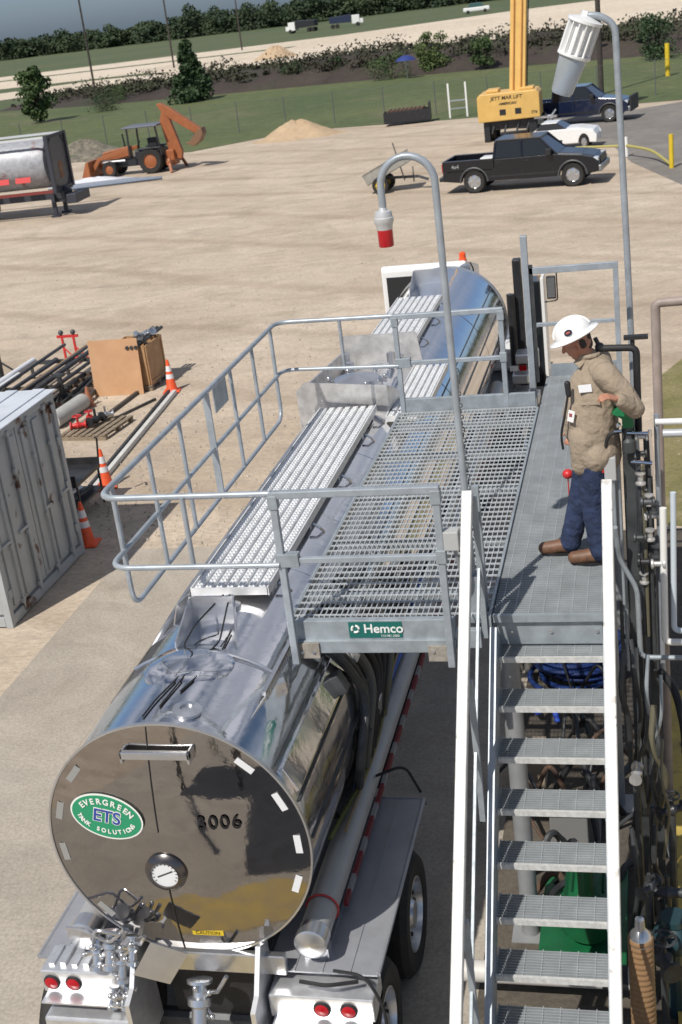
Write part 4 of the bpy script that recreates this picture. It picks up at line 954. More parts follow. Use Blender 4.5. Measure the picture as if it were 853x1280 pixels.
# racked pipes
t = thing('pipe_rack', 'low dark steel trestles carrying the long pipes at the left edge', 'rack', (-13.3, 26, 0))
for y in (25.0, 27.2):
    mb = MB(); mb.box(-14.3+13.3, -12.3+13.3, y-26, y-26+.08, .34, .42)
    for x in (-14.2, -13.3, -12.4): mb.box(x+13.3-.03, x+13.3+.03, y-26, y-26+.06, 0, .34)
    mb.build('trestle', dark, t)
rnd = random.Random(9)
wp = mat('white_pipe', (.72,.73,.76), .4)
spec = [(-14.0,24.3,27.0,.075,wp,'white'),(-13.8,24.3,25.8,.07,wp,'shorter white')]
for (x, a, b, r, m_, nm) in spec: mb = MB(); mb.tube([(x,a-2,.42+r),(x,b,.42+r)], r, 14); tag(mb.build('long_pipe', m_), '%s pipe on the trestles above the container roof' % nm, 'pipe')
cols = [dark, rust, blackm, dark, mat('tan_pipe', (.3,.2,.12), .6), rust, dark, blackm, mat('grey_pipe', (.3,.31,.32), .5)]
for i in range(12):
    x = -13.62+i*.105; mb = MB(); r = rnd.uniform(.03,.05); mb.tube([(x, 22.5+rnd.uniform(-.4,.3), .42+r+(.09 if i % 3 == 0 else 0)), (x+rnd.uniform(-.1,.1), 26.2+rnd.uniform(.2,2.2), .42+r+(.09 if i % 3 == 0 else 0))], r, 9); tag(mb.build('long_pipe', cols[i % 9]), 'long dark or rusty pipe bundled on the trestles behind the container', 'pipe', 'dark pipes bundled on the trestles')
t = thing('pipe_stand', 'red pipe stand with two rollers behind the bundled pipes', 'stand', (-13.9, 28.8, 0)); t.scale = (.8, .8, .8)
mb = MB(); mb.box(-.35,.35,-.03,.03,.7,.78); mb.box(-.22,-.16,-.03,.03,0,.7); mb.box(.16,.22,-.03,.03,0,.7); mb.bar((-.2,0,.4),(.5,-.5,0),.03,.03); mb.bar((.2,0,.4),(.8,-.3,0),.03,.03); mb.build('frame', red, t)
for x in (-.2,.2): mb = MB(); mb.sphere((x,0,.86), .08, 12, 8); mb.build('roller', dark, t)
def jack(x, y, h, label):
    t = thing('pipe_jack', label, 'stand', (x, y, 0))
    mb = MB(); mb.tube([(0,0,0),(0,0,h)], .06, 10); mb.box(-.12,.12,-.04,.04,h,h+.06); mb.build('post', dark, t)
    mb = MB()
    for a in (0.4, 2.5, 4.6): mb.bar((0,0,h*.45),(.45*cos(a),.45*sin(a),.02),.04,.04)
    mb.build('leg', dark, t)
jack(-15.1, 27.4, .95, 'black pipe jack at the left edge beside the white pipes'); jack(-12.45, 25.0, .62, 'black pipe jack behind the corner of the container roof')
# dark cart behind the container
t = thing('utility_cart', 'dark metal cart half hidden behind the container, next to two cones', 'cart', (-9.42, 18.6, 0))
mb = MB(); mb.box(-.6,.32,-.5,.5,.62,.68); mb.box(-.6,.32,-.5,-.47,.68,.82); mb.box(-.6,.32,.47,.5,.68,.8); mb.build('tray', blackm, t)
mb = MB(); mb.box(-.6,.3,-.48,.48,.25,.29); mb.build('lower_tray', dark, t)
for x in (-.56,.28):
    for y in (-.46,.44): mb = MB(); mb.box(x,x+.03,y,y+.03,0,.62); mb.build('leg', dark, t)
for x in (-.4,-.1,.1): mb = MB(); mb.tube([(x,-.3,.34),(x+.1,.3,.34)], .04, 8); mb.build('stowed_part', steel if x < 0 else dark, t)
mb = MB(); mb.tube(rounded([(.3,.48,.6),(.36,.5,1.15),(.42,.3,1.2)], .08), .018, 6); mb.build('handle', blackm, t)
#=== BACKGROUND VEHICLES ===
def wheel(t, x, y, r, w_, sg, rimm=steel):
    F = frame((x, y, r), (1,0,0), (0,sg,0)); g = MB(); g.lathe([(r*.6,-.02),(r*.9,0),(r,-w_*.25),(r,-w_*.8),(r*.9,-w_),(r*.5,-w_)], 28, F, cap=False); wl = g.build('wheel', tyre, t)
    g = MB(); g.lathe([(r*.6,-.03),(r*.55,-.06),(r*.2,-.03),(.0001,-.03)], 24, F, cap=False)
    for k in range(6): a = k*pi/3; g.bar(F@Vector((r*.15*cos(a),r*.15*sin(a),-.03)), F@Vector((r*.56*cos(a),r*.56*sin(a),-.02)), .07, .03, (0,sg,0))
    g.build('rim', rimm, wl)
def pickup(x, y, rz, paint, label, plate=True):
    t = thing('pickup_truck', label, 'pickup truck', (x, y, 0), rz, 'pickup trucks parked in the lot')
    def arch(cx, r, n=8): return [(cx+r*cos(a), .42+r*sin(a)) for a in [pi*i/n for i in range(n+1)]]
    # lower body profile going round, front = +x
    prof = [(-2.95,.52),(-2.95,1.2),(.95,1.2),(1.1,1.18),(2.35,1.1),(2.75,.98),(2.95,.85),(2.95,.5)] + arch(1.95,.5) + arch(-1.75,.5)
    mb = MB()
    prof = [(-2.95,.5),(-2.95,.85),(-.95,.85),(-.95,1.2),(1.35,1.22),(1.5,1.2),(2.3,1.12),(2.72,1.02),(2.95,.85),(2.95,.5)] + arch(1.98,.5) + [(1.45,.42),(-1.2,.42)] + arch(-1.75,.5)
    n = len(prof); cy = .82
    # main shell as three slabs: sides carry arches, core is plain
    for (a, b) in ((-.99,-.72),(.72,.99)): mb.prism(prof, a, b)
    mb.prism([(-2.95,.55),(-2.95,.8),(-.95,.8),(-.95,1.22),(1.4,1.24),(2.3,1.14),(2.72,1.04),(2.9,.88),(2.9,.55)], -.72, .72)
    mb.box(-2.95,-.97,-.99,-.86,.85,1.24); mb.box(-2.95,-.97,.86,.99,.85,1.24); mb.box(-2.97,-2.9,-.86,.86,.6,1.24)
    body = mb.build('body', paint, t, bevel=.02)
    mb = MB(); vs = []
    for z, xa, xb, yy in ((1.2,-.98,1.45,.93),(1.8,-.88,.78,.78)): vs += [(xa,-yy,z),(xb,-yy,z),(xb,yy,z),(xa,yy,z)]
    mb.add(vs, [(0,3,2,1),(4,5,6,7),(0,1,5,4),(1,2,6,5),(2,3,7,6),(3,0,4,7)]); mb.build('windows', glass, t, bevel=.02)
    mb = MB(); mb.box(-.92,.82,-.79,.79,1.78,1.87)
    for sg in (-1,1):
        for xb, xt in ((-.96,-.88),(.12,.08),(1.42,.78)): mb.bar((xb, sg*.935, 1.2), (xt, sg*.79, 1.82), .09, .05, (0,1,0))
    mb.build('roof', paint, t, bevel=.03)
    for sg in (-1,1):
        for wx in (-1.75,1.98): wheel(t, wx, sg*.99, .43, .27, sg)
        g = MB(); g.tube(arc((wx,0,0),.1,0,1,2), .01, 4) if False else None
        g = MB(); g.box(1.05,1.25,sg*.99,sg*1.2,1.22,1.45); g.build('side_mirror', black, t, bevel=.02)
        for wx in (-1.75,1.98):
            g = MB(); g.tube([(wx+.53*cos(a), sg*.985, .42+.53*sin(a)) for a in [pi*i/10 for i in range(11)]], .035, 6); g.build('wheel_flare', mat('flare_grey', (.07,.075,.08), .5), t)
        g = MB(); g.box(2.72,2.93,sg*.62,sg*.95,.82,1.0); g.build('headlight', glass if False else mat('lamp_glass', (.55,.57,.6), .1), t, bevel=.02)
        g = MB(); g.box(-2.975,-2.94,sg*.8,sg*.98,.85,1.15); g.build('tail_light', redlens, t)
    g = MB(); g.box(2.85,3.05,-.98,.98,.48,.72); g.build('front_bumper', mat('bumper_grey', (.3,.31,.32), .3, .6), t, bevel=.04)
    g = MB(); g.box(-3.12,-2.95,-.95,.95,.5,.66); g.build('rear_bumper', blackm, t, bevel=.03)
    g = MB(); g.box(2.9,2.97,-.6,.6,.74,1.0); g.build('grille', blackm, t)
    for x in (.3,-.75): 
        for sg in (-1,1): g = MB(); g.box(x-.1,x+.08,sg*.99,sg*1.015,1.06,1.1); g.build('door_handle', blackm, t)
    for sg in (-1,1):
        g = MB(); 
        for x in (-.98,.12,1.25): g.box(x-.008,x+.008,sg*.991,sg*.994,.5,1.2)
        g.build('door_seam', black, t); g = MB(); g.box(-1.15,1.4,sg*.99,sg*1.005,.55,.62); g.build('side_moulding', blackm, t)
    return t
pk = mat('black_car_paint', (.006,.007,.011), .25, coat=.25, var=.1)
a1 = pickup(-4.5, 50.72, -.13, pk, 'black crew cab pickup truck parked nearest, in front of the crane')
text('4x4', .2, mat('decal_grey', (.4,.4,.42), .4), a1, frame((-2.45,-.994,1.02),(1,0,0),(0,-1,0)), 'decal', .001)
g = MB(); g.box(-1.5,-1.02,-.84,-.1,.86,1.27); g.build('bed_toolbox', white, a1, bevel=.02)
pkb = mat('dark_blue_paint', (.01,.017,.045), .2, coat=.7, var=.1)
a2 = pickup(-3.55, 71.2, -.18, pkb, 'dark blue pickup truck parked behind, right of the yellow crane')
g = MB(); g.box(2.98,3.12,-.9,.9,.45,1.2); g.build('grille_guard', black, a2, bevel=.03)
# white car half hidden
t = thing('white_car', 'white car mostly hidden between the two dark pickup trucks', 'car', (-3.5, 60.8, 0), -.1)
t.scale = (.64, 1, 1)
mb = MB()
arcp = lambda cx, r: [(cx+r*cos(a), .32+r*sin(a)) for a in [pi*i/8 for i in range(9)]]
prof = [(-2.3,.3),(-2.35,.8),(-1.9,.95),(1.0,.95),(2.1,.82),(2.35,.6),(2.3,.3)] + arcp(1.45,.38) + arcp(-1.4,.38)
for a, b in ((-.88,-.62),(.62,.88)): mb.prism(prof, a, b)
mb.prism([(-2.3,.35),(-2.35,.82),(-1.9,.96),(1.0,.96),(2.1,.83),(2.3,.6),(2.3,.35)], -.62, .62); mb.build('body', white, t, bevel=.03)
mb = MB(); vs = []
for z, xa, xb, yy in ((.93,-1.9,.3,.8),(1.22,-1.5,-.4,.6)): vs += [(xa,-yy,z),(xb,-yy,z),(xb,yy,z),(xa,yy,z)]
mb.add(vs, [(0,3,2,1),(4,5,6,7),(0,1,5,4),(1,2,6,5),(2,3,7,6),(3,0,4,7)]); mb.build('windows', glass, t, bevel=.02)
mb = MB(); mb.box(-1.5,-.4,-.62,.62,1.2,1.24); mb.build('roof', white, t, bevel=.02)
for sg in (-1,1):
    for wx in (-1.4,1.45): wheel(t, wx, sg*.88, .33, .22, sg)
# crane
t = thing('mobile_crane', 'yellow mobile crane with its boom raised out of the top of the photo', 'crane', (-6.45, 66.5, 0))
mb = MB(); mb.prism([(-1.52,.98),(1.5,1.0),(1.5,2.12),(1.35,2.28),(-1.38,2.3),(-1.52,2.15)], -.5, 1.6); mb.build('counterweight', yellow, t, bevel=.04)
mb = MB(); mb.box(-1.1,-.5,.0,1.2,2.3,2.44); mb.box(.5,1.2,.1,1.1,2.28,2.4); mb.build('winch_cover', yellow, t, bevel=.03)
for x in (-.45,.3): mb = MB(); mb.box(x,x+.3,-.512,-.5,1.25,1.52); mb.build('vent_panel', blackm, t)
dk = mat('decal_black', (.02,.02,.02), .5)
text('JETT MAR LIFT', .24, dk, t, frame((-.1,-.506,2.05),(1,0,0),(0,-1,0)), 'lettering', .002, .004, shear=.2)
text('AMERICAN', .17, dk, t, frame((-.05,-.506,1.78),(1,0,0),(0,-1,0)), 'lettering', .002, .005, shear=.4)
text('774', .2, dk, t, frame((1.2,-.506,1.25),(1,0,0),(0,-1,0)), 'lettering', .002, .003, shear=.3)
mb = MB(); mb.bar((.35,.9,1.9),(1.3,3.2,16),.78,.8,(0,1,0)); bm_ = mb.build('boom', yellow, t, bevel=.04)
mb = MB(); mb.bar((.18,.46,2.3),(1.1,2.75,16),.05,.03,(0,1,0)); mb.bar((.55,.46,2.3),(1.5,2.75,16),.05,.03,(0,1,0)); mb.build('boom_rib', mat('boom_orange', (.5,.2,.03), .5), t)
mb = MB(); mb.tube([(.82,.9,2.2),(1.7,3.1,15)], .03, 6); mb.build('hoist_cable', blackm, t)
mb = MB(); mb.box(-1.2,1.2,-.2,3.2,.55,.98); mb.box(-1.3,-1.0,-.3,.1,0,.95); mb.box(.9,1.3,-.3,.1,0,.95); mb.build('carrier', blackm, t, bevel=.03)
mb = MB()
for x in (-.9,-.3,.3,.8): mb.tube([(x,-.3,.4),(x+.15,-.25,.9)], .05, 6)
mb.build('hydraulic_line', dark, t)
for x, sg in ((-1.2,-1),(1.2,1)):
    for yy in (.6,2.2):
        g = MB(); g.lathe([(.3,-.02),(.5,0),(.55,-.06),(.55,-.4),(.3,-.45)], 24, frame((x,yy,.55),(0,1,0),(sg,0,0)), cap=False); g.build('wheel', tyre, t)
mb = MB(); mb.bar((1.2,-.2,.95),(2.3,-.4,.95),.25,.1); mb.bar((1.9,-.4,.95),(1.6,-.4,.1),.08,.08,(0,1,0)); mb.build('outrigger', steel, t)
for i, (x, y, z) in enumerate(((1.5,-.3,.75),(1.75,-.5,.55),(1.95,-.2,.9),(1.4,-.5,.35),(2.1,-.5,.35))):
    mb = MB(); mb.box(x-.15,x+.15,y-.1,y+.1,z-.12,z+.12); mb.tube([(x,y,z),(x+.3,y-.1,z+.35)], .05, 6); mb.build('outrigger_fitting', (dark, steel, galv, blackm, dark)[i], t, bevel=.02)
# backhoe loader
OR = mat('machine_orange', (.33,.11,.04), .5, var=.12, scale=3)
t = thing('backhoe_loader', 'orange backhoe loader with its digging arm folded up at the back', 'backhoe', (-26.2, 68, 0), 0)
def ob(mb, name, m, bevel=0): return mb.build(name, m, t, M=Matrix.Translation((26.2,-68,0)), bevel=bevel)
for yy, sg in ((67.2,-1),(69.0,1)):
    for (x, r, w_) in ((-25.7,.66,.42),(-28.1,.42,.3)):
        F = frame((x, yy, r), (1,0,0), (0,sg,0)); g = MB(); g.lathe([(r*.55,0),(r*.9,.02),(r,-.05),(r,-w_+.05),(r*.9,-w_),(r*.5,-w_)], 30, F, cap=False); q = ob(g, 'wheel', tyre)
        g = MB(); g.lathe([(r*.55,0),(r*.5,-.05),(r*.2,0),(.0001,0)], 20, F, cap=False); g.build('rim', OR, q)
mb = MB(); mb.box(-28.6,-24.9,67.65,68.35,.45,.9); ob(mb, 'chassis', blackm, .03)
mb = MB(); mb.prism([(-28.7,.85),(-27.0,.85),(-27.0,1.5),(-28.5,1.3)], 67.7, 68.3); ob(mb, 'engine_hood', OR, .05)
mb = MB(); mb.box(-26.5,-25.2,67.25,68.75,.85,1.25); ob(mb, 'cab_floor', blackm, .04)
mb = MB(); mb.box(-25.9,-25.4,67.8,68.2,1.25,1.8); mb.tube([(-26.6,68,1.3),(-26.4,68,1.7)], .03, 6); ob(mb, 'seat', black, .05)
mb = MB()
for x, xt in ((-26.8,-26.75),(-25.0,-25.15)):
    for yy in (67.25,68.75): mb.bar((x,yy,.9),(xt,yy,2.42),.08,.08,(0,1,0))
ob(mb, 'canopy_post', blackm)
mb = MB(); mb.box(-27.0,-25.0,67.15,68.85,2.4,2.5); ob(mb, 'canopy', mat('canopy_grey', (.12,.13,.16), .4), .03)
for yy in (67.35,68.65): mb = MB(); mb.box(-26.3,-25.0,yy-.2,yy+.2,1.3,1.36); ob(mb, 'rear_mudguard', blackm, .02)
mb = MB(); mb.tube([(-27.2,67.8,1.4),(-27.25,67.8,2.15)], .05, 8); ob(mb, 'exhaust', blackm)
for yy in (67.4,68.6):
    mb = MB(); mb.bar((-26.8,yy,1.35),(-28.6,yy,1.0),.1,.2); mb.bar((-28.6,yy,1.05),(-29.2,yy,.3),.1,.2); ob(mb, 'loader_arm', OR, .02)
    mb = MB(); mb.tube([(-27.2,yy+.1,.8),(-28.5,yy+.1,.8)], .06, 8); ob(mb, 'loader_cylinder', steel)
mb = MB(); mb.prism([(-29.1,.1),(-29.1,.95),(-29.25,.95),(-29.6,.15),(-29.9,.05),(-29.9,0),(-29.2,0)], 66.9, 69.1); ob(mb, 'loader_bucket', OR, .02)
mb = MB(); mb.box(-24.95,-24.45,67.6,68.4,.3,1.1); mb.box(-24.7,-24.5,66.9,69.1,.4,.6); ob(mb, 'rear_frame', OR, .03)
for yy in (67.1,68.9): mb = MB(); mb.bar((-24.6,yy,.7),(-24.4,yy+(-.4 if yy < 68 else .4),.02),.14,.12,(0,1,0)); ob(mb, 'stabiliser', OR)
mb = MB(); mb.prism([(-24.75,.7),(-24.15,.55),(-24.05,.95),(-24.6,3.05),(-24.8,3.25),(-25.05,2.6)], 67.85, 68.15); ob(mb, 'boom', OR, .03)
mb = MB(); mb.prism([(-25.1,3.45),(-24.9,3.5),(-24.4,3.2),(-22.85,2.0),(-22.9,1.75),(-23.2,1.78),(-24.8,2.9)], 67.82, 68.18); ob(mb, 'dipper_arm', OR, .03)
mb = MB(); mb.tube([(-24.4,67.95,2.85),(-23.3,67.95,1.95)], .06, 8); mb.tube([(-24.5,67.95,.9),(-24.75,67.95,2.4)], .07, 8); ob(mb, 'arm_cylinder', steel)
mb = MB(); mb.prism([(-23.0,1.95),(-22.75,2.05),(-22.7,1.75),(-22.95,1.35),(-23.3,1.15),(-23.75,1.35),(-23.5,1.4),(-23.2,1.7)], 67.65, 68.35); ob(mb, 'digging_bucket', mat('bucket_brown', (.2,.11,.06), .6), .02)
# ISO tank container on a chassis at left
t = thing('tank_container', 'silver tank container in a dark steel cage on a road chassis at the left edge', 'tank container', (-28.3, 54.6, 0), .06)
def ib(mb, name, m, bevel=0): return mb.build(name, m, t, bevel=bevel)
fr = mat('frame_dark', (.05,.055,.07), .5, .3)
x0, x1, y0, y1, z0, z1 = -2.9, 3.2, -1.2, 1.2, 1.1, 3.5
mb = MB()
for x in (x0, x1-.12):
    for y in (y0, y1-.2): mb.box(x-.02, x+.14, y, y+.2, z0, z1)
    mb.box(x, x+.12, y0+.12, y1-.12, z1-.12, z1); mb.box(x, x+.12, y0+.12, y1-.12, z0, z0+.14)
    mb.bar((x+.06,y0+.1,z0+.6),(x+.06,y0+.6,z0+.1),.06,.06,(1,0,0)); mb.bar((x+.06,y1-.1,z0+.6),(x+.06,y1-.6,z0+.1),.06,.06,(1,0,0)); mb.bar((x+.06,y0+.1,z1-.6),(x+.06,y0+.6,z1-.1),.06,.06,(1,0,0)); mb.bar((x+.06,y1-.1,z1-.6),(x+.06,y1-.6,z1-.1),.06,.06,(1,0,0))
ib(mb, 'end_frame', fr)
mb = MB(); mb.box(x1-.09, x1-.07, y0+.2, y1-.2, z0+.14, z1-.12); ib(mb, 'end_panel', mat('panel_grey', (.1,.105,.115), .45, .3, var=.2)); mb = MB(); mb.box(x1-.07, x1-.06, -.15, .3, 1.6, 2.3); ib(mb, 'end_placard', mat('placard_rust', (.22,.06,.03), .6, col2=(.2,.13,.06), scale=4))
mb = MB()
for y in (y0, y1-.1): mb.box(x0+.12, x1-.12, y, y+.1, z1-.1, z1-.01); 
ib(mb, 'top_rail', mat('rail_white', (.6,.62,.64), .4)); 
mb = MB()
for y in (y0, y1-.1): mb.box(x0+.12, x1-.12, y, y+.1, z0, z0+.12)
ib(mb, 'bottom_rail', mat('rail_red', (.2,.035,.03), .6))
mb = MB(); F = frame((x0+.1,0,2.3),(0,1,0),(1,0,0)); mb.lathe([(.0001,0),(.6,.05),(1.0,.25),(1.07,.4),(1.07,5.4),(1.0,5.6),(.6,5.78),(.0001,5.82)], 40, F, cap=False); ib(mb, 'tank', mat('tank_grey', (.36,.37,.4), .5, .2, var=.2, dirt=((.22,.07,.05), 1.1, .58)))
mb = MB(); F = frame((0,-1.085,1.75),(1,0,0),(0,-1,.35))
for k in range(5): mb.box(-2.6+k*1.0, -1.9+k*1.0, -.12, .12, 0, .01, F)
ib(mb, 'red_lettering_band', red)
mb = MB(); mb.box(-3.4,3.3,-.5,.5,.75,1.05); mb.box(2.6,3.9,-.45,.45,.6,.9); mb.box(3.5,3.95,-.9,.9,.55,.95); ib(mb, 'chassis', fr, .02)
for x in (2.7,): 
    for y in (-.7,.6): mb = MB(); mb.box(x,x+.16,y,y+.16,.1,1.0); mb.box(x-.1,x+.26,y-.1,y+.26,0,.08); ib(mb, 'landing_leg', fr)
for x in (-2.2,-1.0):
    for y, sg in ((-1.15,-1),(1.15,1)):
        g = MB(); g.lathe([(.3,-.02),(.45,0),(.5,-.05),(.5,-.5),(.3,-.55)], 24, frame((x,y,.5),(1,0,0),(0,sg,0)), cap=False); ib(g, 'wheel', tyre)
mb = MB()
for k in range(4): mb.box(-2.2+.5*k, -1.85+.5*k, -1.21, -1.2, .75, .98)
ib(mb, 'red_marker_plate', red)
mb = MB(); mb.box(x1-.14,x1+.02,-.9,.9,1.05,1.12) ; mb.tube([(x1-.02,-.2,1.25),(x1+.3,-.2,1.0),(x1+.35,-.2,.7)], .07, 8); ib(mb, 'discharge_valve', fr)
# small tilting trailer
t = thing('tilt_trailer', 'small grey two-wheel trailer with its mesh box tipped up, left of the nearest pickup', 'trailer', (-10.0, 52.6, 0), -.05)
gm = mat('trailer_grey', (.2,.2,.19), .6, .3, var=.2)
M1 = Matrix.Translation((0,0,.75)) @ Matrix.Rotation(-.42, 4, 'Y')
mb = MB(); mb.box(-.95,.85,-.6,.6,.0,.03,M1); mb.box(-.95,.85,-.62,-.59,.03,.42,M1); mb.box(-.95,.85,.59,.62,.03,.42,M1); mb.box(-.97,-.94,-.59,.59,.03,.42,M1); mb.build('box', mat('trailer_mesh', (.3,.29,.26), .7, var=.15), t)
mb = MB()
for y in (-.63,.61): mb.box(-.97,.87,y,y+.02,.42,.46,M1)
mb.build('box_rail', gm, t)
mb = MB(); mb.bar((-.5,0,.55),(1.1,0,.5),.12,.1); mb.bar((1.1,0,.5),(1.5,0,.35),.3,.05); mb.build('drawbar', dark, t)
mb = MB(); mb.tube([(.55,-.1,.4),(.2,-.15,1.9)], .03, 6); mb.tube([(.9,0,.3),(.9,0,.9)], .03, 6); mb.build('jack', gm, t)
for sg in (-1,1): wheel(t, -.35, sg*.68, .34, .2, sg, yel)
# gate with yellow posts
t = thing('yellow_barrier', 'low yellow barrier with a curved end post beside the asphalt', 'barrier', (0,0,0))
mb = MB(); mb.tube([(.91,51.92,0),(.91,51.92,1.25)], .09, 12); mb.build('post', yel, t)
mb = MB(); mb.tube([(-.8,56.3,0),(-.8,56.3,.8)], .07, 10); mb.build('post', white, t)
mb = MB(); mb.tube([(-2.9,57.2,.45),(-.8,56.3,.45)], .05, 8); mb.tube(rounded([(-.8,56.3,.45),(.2,54.6,.4),(.9,52.1,.1)], .8), .06, 8); mb.build('rail', mat('barrier_rail', (.4,.36,.12), .6), t)
mb = MB(); mb.tube([(1.56,94.8,0),(1.56,94.8,2.1)], .16, 12); tag(mb.build('yellow_post', yel), 'yellow marker post on the grass at the right edge', 'post')
# boxes, frame, pile, litter
t = thing('scrap_bin', 'long low black bin with reddish load near the grass edge', 'bin', (-13.9, 80.3, 0), .1)
mb = MB(); mb.box(-1.4,1.4,-.6,.6,.15,.2); mb.box(-1.4,1.4,-.62,-.58,.2,.8); mb.box(-1.4,1.4,.58,.62,.2,.8); mb.box(-1.42,-1.38,-.6,.6,.2,.8); mb.box(1.3,1.4,-.6,.6,.2,1.15); mb.build('bin_body', blackm, t)
mb = MB()
for k in range(9): mb.tube([(-1.2+k*.25,-.4,.75),(-1.0+k*.25,.4,.85)], .09, 6)
mb.build('load', rust, t)
t = thing('goalpost_rack', 'white ladder-like steel rack standing between the black bin and the crane', 'rack', (-10.9, 81, 0))
for x in (-.55,.5): mb = MB(); mb.box(x-.05,x+.05,-.05,.05,0,2.0); mb.build('upright', white, t)
mb = MB(); mb.box(-.5,.45,-.03,.03,.95,1.03); mb.box(-.5,.45,-.03,.03,.5,.56); mb.build('crossbar', galv, t)
def mound(name, x, y, rx, ry, h, m, label, cat, seed):
    rnd = random.Random(seed); g = MB(); n, k_ = 36, 9; vs = [(0,0,h)]; 
    for i in range(1, k_+1):
        for j in range(n):
            a = 2*pi*j/n; r = i/k_*(1+.12*sin(3*a+seed)+.06*sin(7*a)); z = h*(cos(min(1, i/k_)*pi)+1)/2*(1+rnd.uniform(-.12,.12)); vs.append((rx*r*cos(a), ry*r*sin(a), z if i < k_ else -.02))
    fs = [(0,1+j,1+(j+1) % n) for j in range(n)]
    for i in range(k_-1):
        for j in range(n): fs.append((1+i*n+j, 1+(i+1)*n+j, 1+(i+1)*n+(j+1) % n, 1+i*n+(j+1) % n))
    g.add(vs, fs, True); o = g.build(name, m); o.location = (x, y, 0); tag(o, label, cat)
mound('sand_pile', -20.6, 79.2, 2.9, 2.2, .95, mat('pile_sand', (.46,.34,.22), .9, var=.12, scale=2, bump=.5), 'pale pile of sand at the grass edge right of the backhoe', 'sand pile', 2)
mound('rubble_heap', -36.5, 84, 2.6, 2.0, .8, mat('rubble', (.25,.22,.17), .9, col2=(.08,.075,.06), scale=3, bump=.8), 'grey rubble heap between the tank container and the backhoe', 'rubble', 3)
mound('rubble_heap', -33.0, 78.5, 3.6, 1.6, .5, MATS['rubble'], 'low dark scrap heap in front of the grey rubble, left of the backhoe', 'rubble', 5)
mound('plastic_sheet', -28.6, 66.3, 2.6, .9, .22, mat('sheet_white', (.66,.68,.74), .4, bump=.8, bscale=3), 'crumpled white plastic sheet on the ground below the backhoe', 'plastic sheet', 4)
for i in range(6):
    g = MB(); x = -30.4+i*.35; g.tube([(x,64.2-i*.2,.1),(x+4.6,64.9-i*.15,.1)], .08, 7); tag(g.build('ground_pipe', mat('bluegrey_pipe', (.12,.16,.24), .5) if i % 2 else mat('greypipe2', (.35,.37,.4), .5)), 'blue-grey pipe lying on the ground right of the tank container', 'pipe', 'pipes on the ground in front of the backhoe')
t = thing('umbrella', 'blue umbrella at the edge of the grass between two bushes', 'umbrella', (-21.0, 123, 0))
mb = MB(); mb.lathe([(.95,1.6),(.75,1.8),(.35,2.0),(.0001,2.05)], 16, cap=False); mb.build('canopy', mat('umbrella_blue', (.02,.04,.2), .6), t)
mb = MB(); mb.tube([(0,0,0),(0,0,2.0)], .03, 6); mb.build('pole', steel, t)
def far_truck(x, y, rz, label, cabm, bedm):
    t = thing('dump_truck', label, 'dump truck', (x, y, 0), rz, 'dump trucks far away on the pale road')
    mb = MB(); mb.box(2.2,4.4,-1.2,1.2,.7,3.0); mb.box(4.4,5.4,-1.0,1.0,.7,1.9); mb.build('cab', cabm, t, bevel=.1)
    mb = MB(); mb.prism([(-4.2,1.4),(1.9,1.2),(1.9,3.3),(-4.2,3.0)], -1.25, 1.25); mb.build('dump_body', bedm, t, bevel=.05)
    for x_ in (-3.4,-2.1,3.8):
        mb = MB(); mb.tube([(x_,-1.25,.55),(x_,1.25,.55)], .55, 14); mb.build('wheel', tyre, t)
far_truck(-95, 388, 2.9, 'far dump truck with white cab on the left and dark body', white, blackm)
far_truck(-82, 384, .15, 'far dump truck with dark blue body and its white cab on the right', white, mat('far_navy', (.02,.03,.07), .5))
t = thing('far_car', 'white car on the far pale road near the top of the crane boom', 'car', (-41.7, 360, 0), .1)
mb = MB(); mb.box(-3.4,3.4,-1.1,1.1,.5,1.5); mb.build('body', white, t, bevel=.2); mb = MB(); mb.prism([(-2.2,1.5),(2,1.5),(1.2,2.5),(-1.6,2.5)], -1, 1); mb.build('windows', mat('window_teal', (.05,.12,.12), .2), t, bevel=.1)
for x in (-2.2,2.2): mb = MB(); mb.tube([(x,-1.1,.45),(x,1.1,.45)], .45, 12); mb.build('wheel', tyre, t)
mound('far_spoil', -57, 212, 4, 3, 1.8, MATS['pile_sand'], 'small pale spoil heap on the far road right of the third pole', 'spoil heap', 6)
#=== ADDED CANOPY behind the camera, unseen, darkening the ground mirrored in the tank end ===
t = thing('shade_canopy', 'added unseen canopy behind the camera that shades the ground mirrored in the tank end', 'canopy', (-4.6, -2, 0))
mb = MB(); mb.box(-.3,1.15,-5,2.6,5.3,5.38); mb.build('shade_roof', dark, t)
mb = MB(); mb.box(-2.4,-.31,-5,-1.2,5.25,5.33); mb.build('shade_side', dark, t)  # second added sheet, widens the shadow mirrored in the tank end
for x in (-.9,1.05):
    for y in (-4.6, 1.9): mb = MB(); mb.box(x,x+.12,y,y+.12,0,5.3); mb.build('column', dark, t)
sheet('yellow_lane_paint', [(-4.5,5.45),(-4.1,5.15),(-3.7,5.22),(-3.3,4.9),(-2.7,4.75),(-2.3,4.9),(-2.3,5.6),(-3.2,5.9),(-4.2,6.1),(-4.9,6.0)], .012, mat('worn_yellow_paint', (.5,.35,.08), .7, col2=(.36,.27,.12), scale=3))
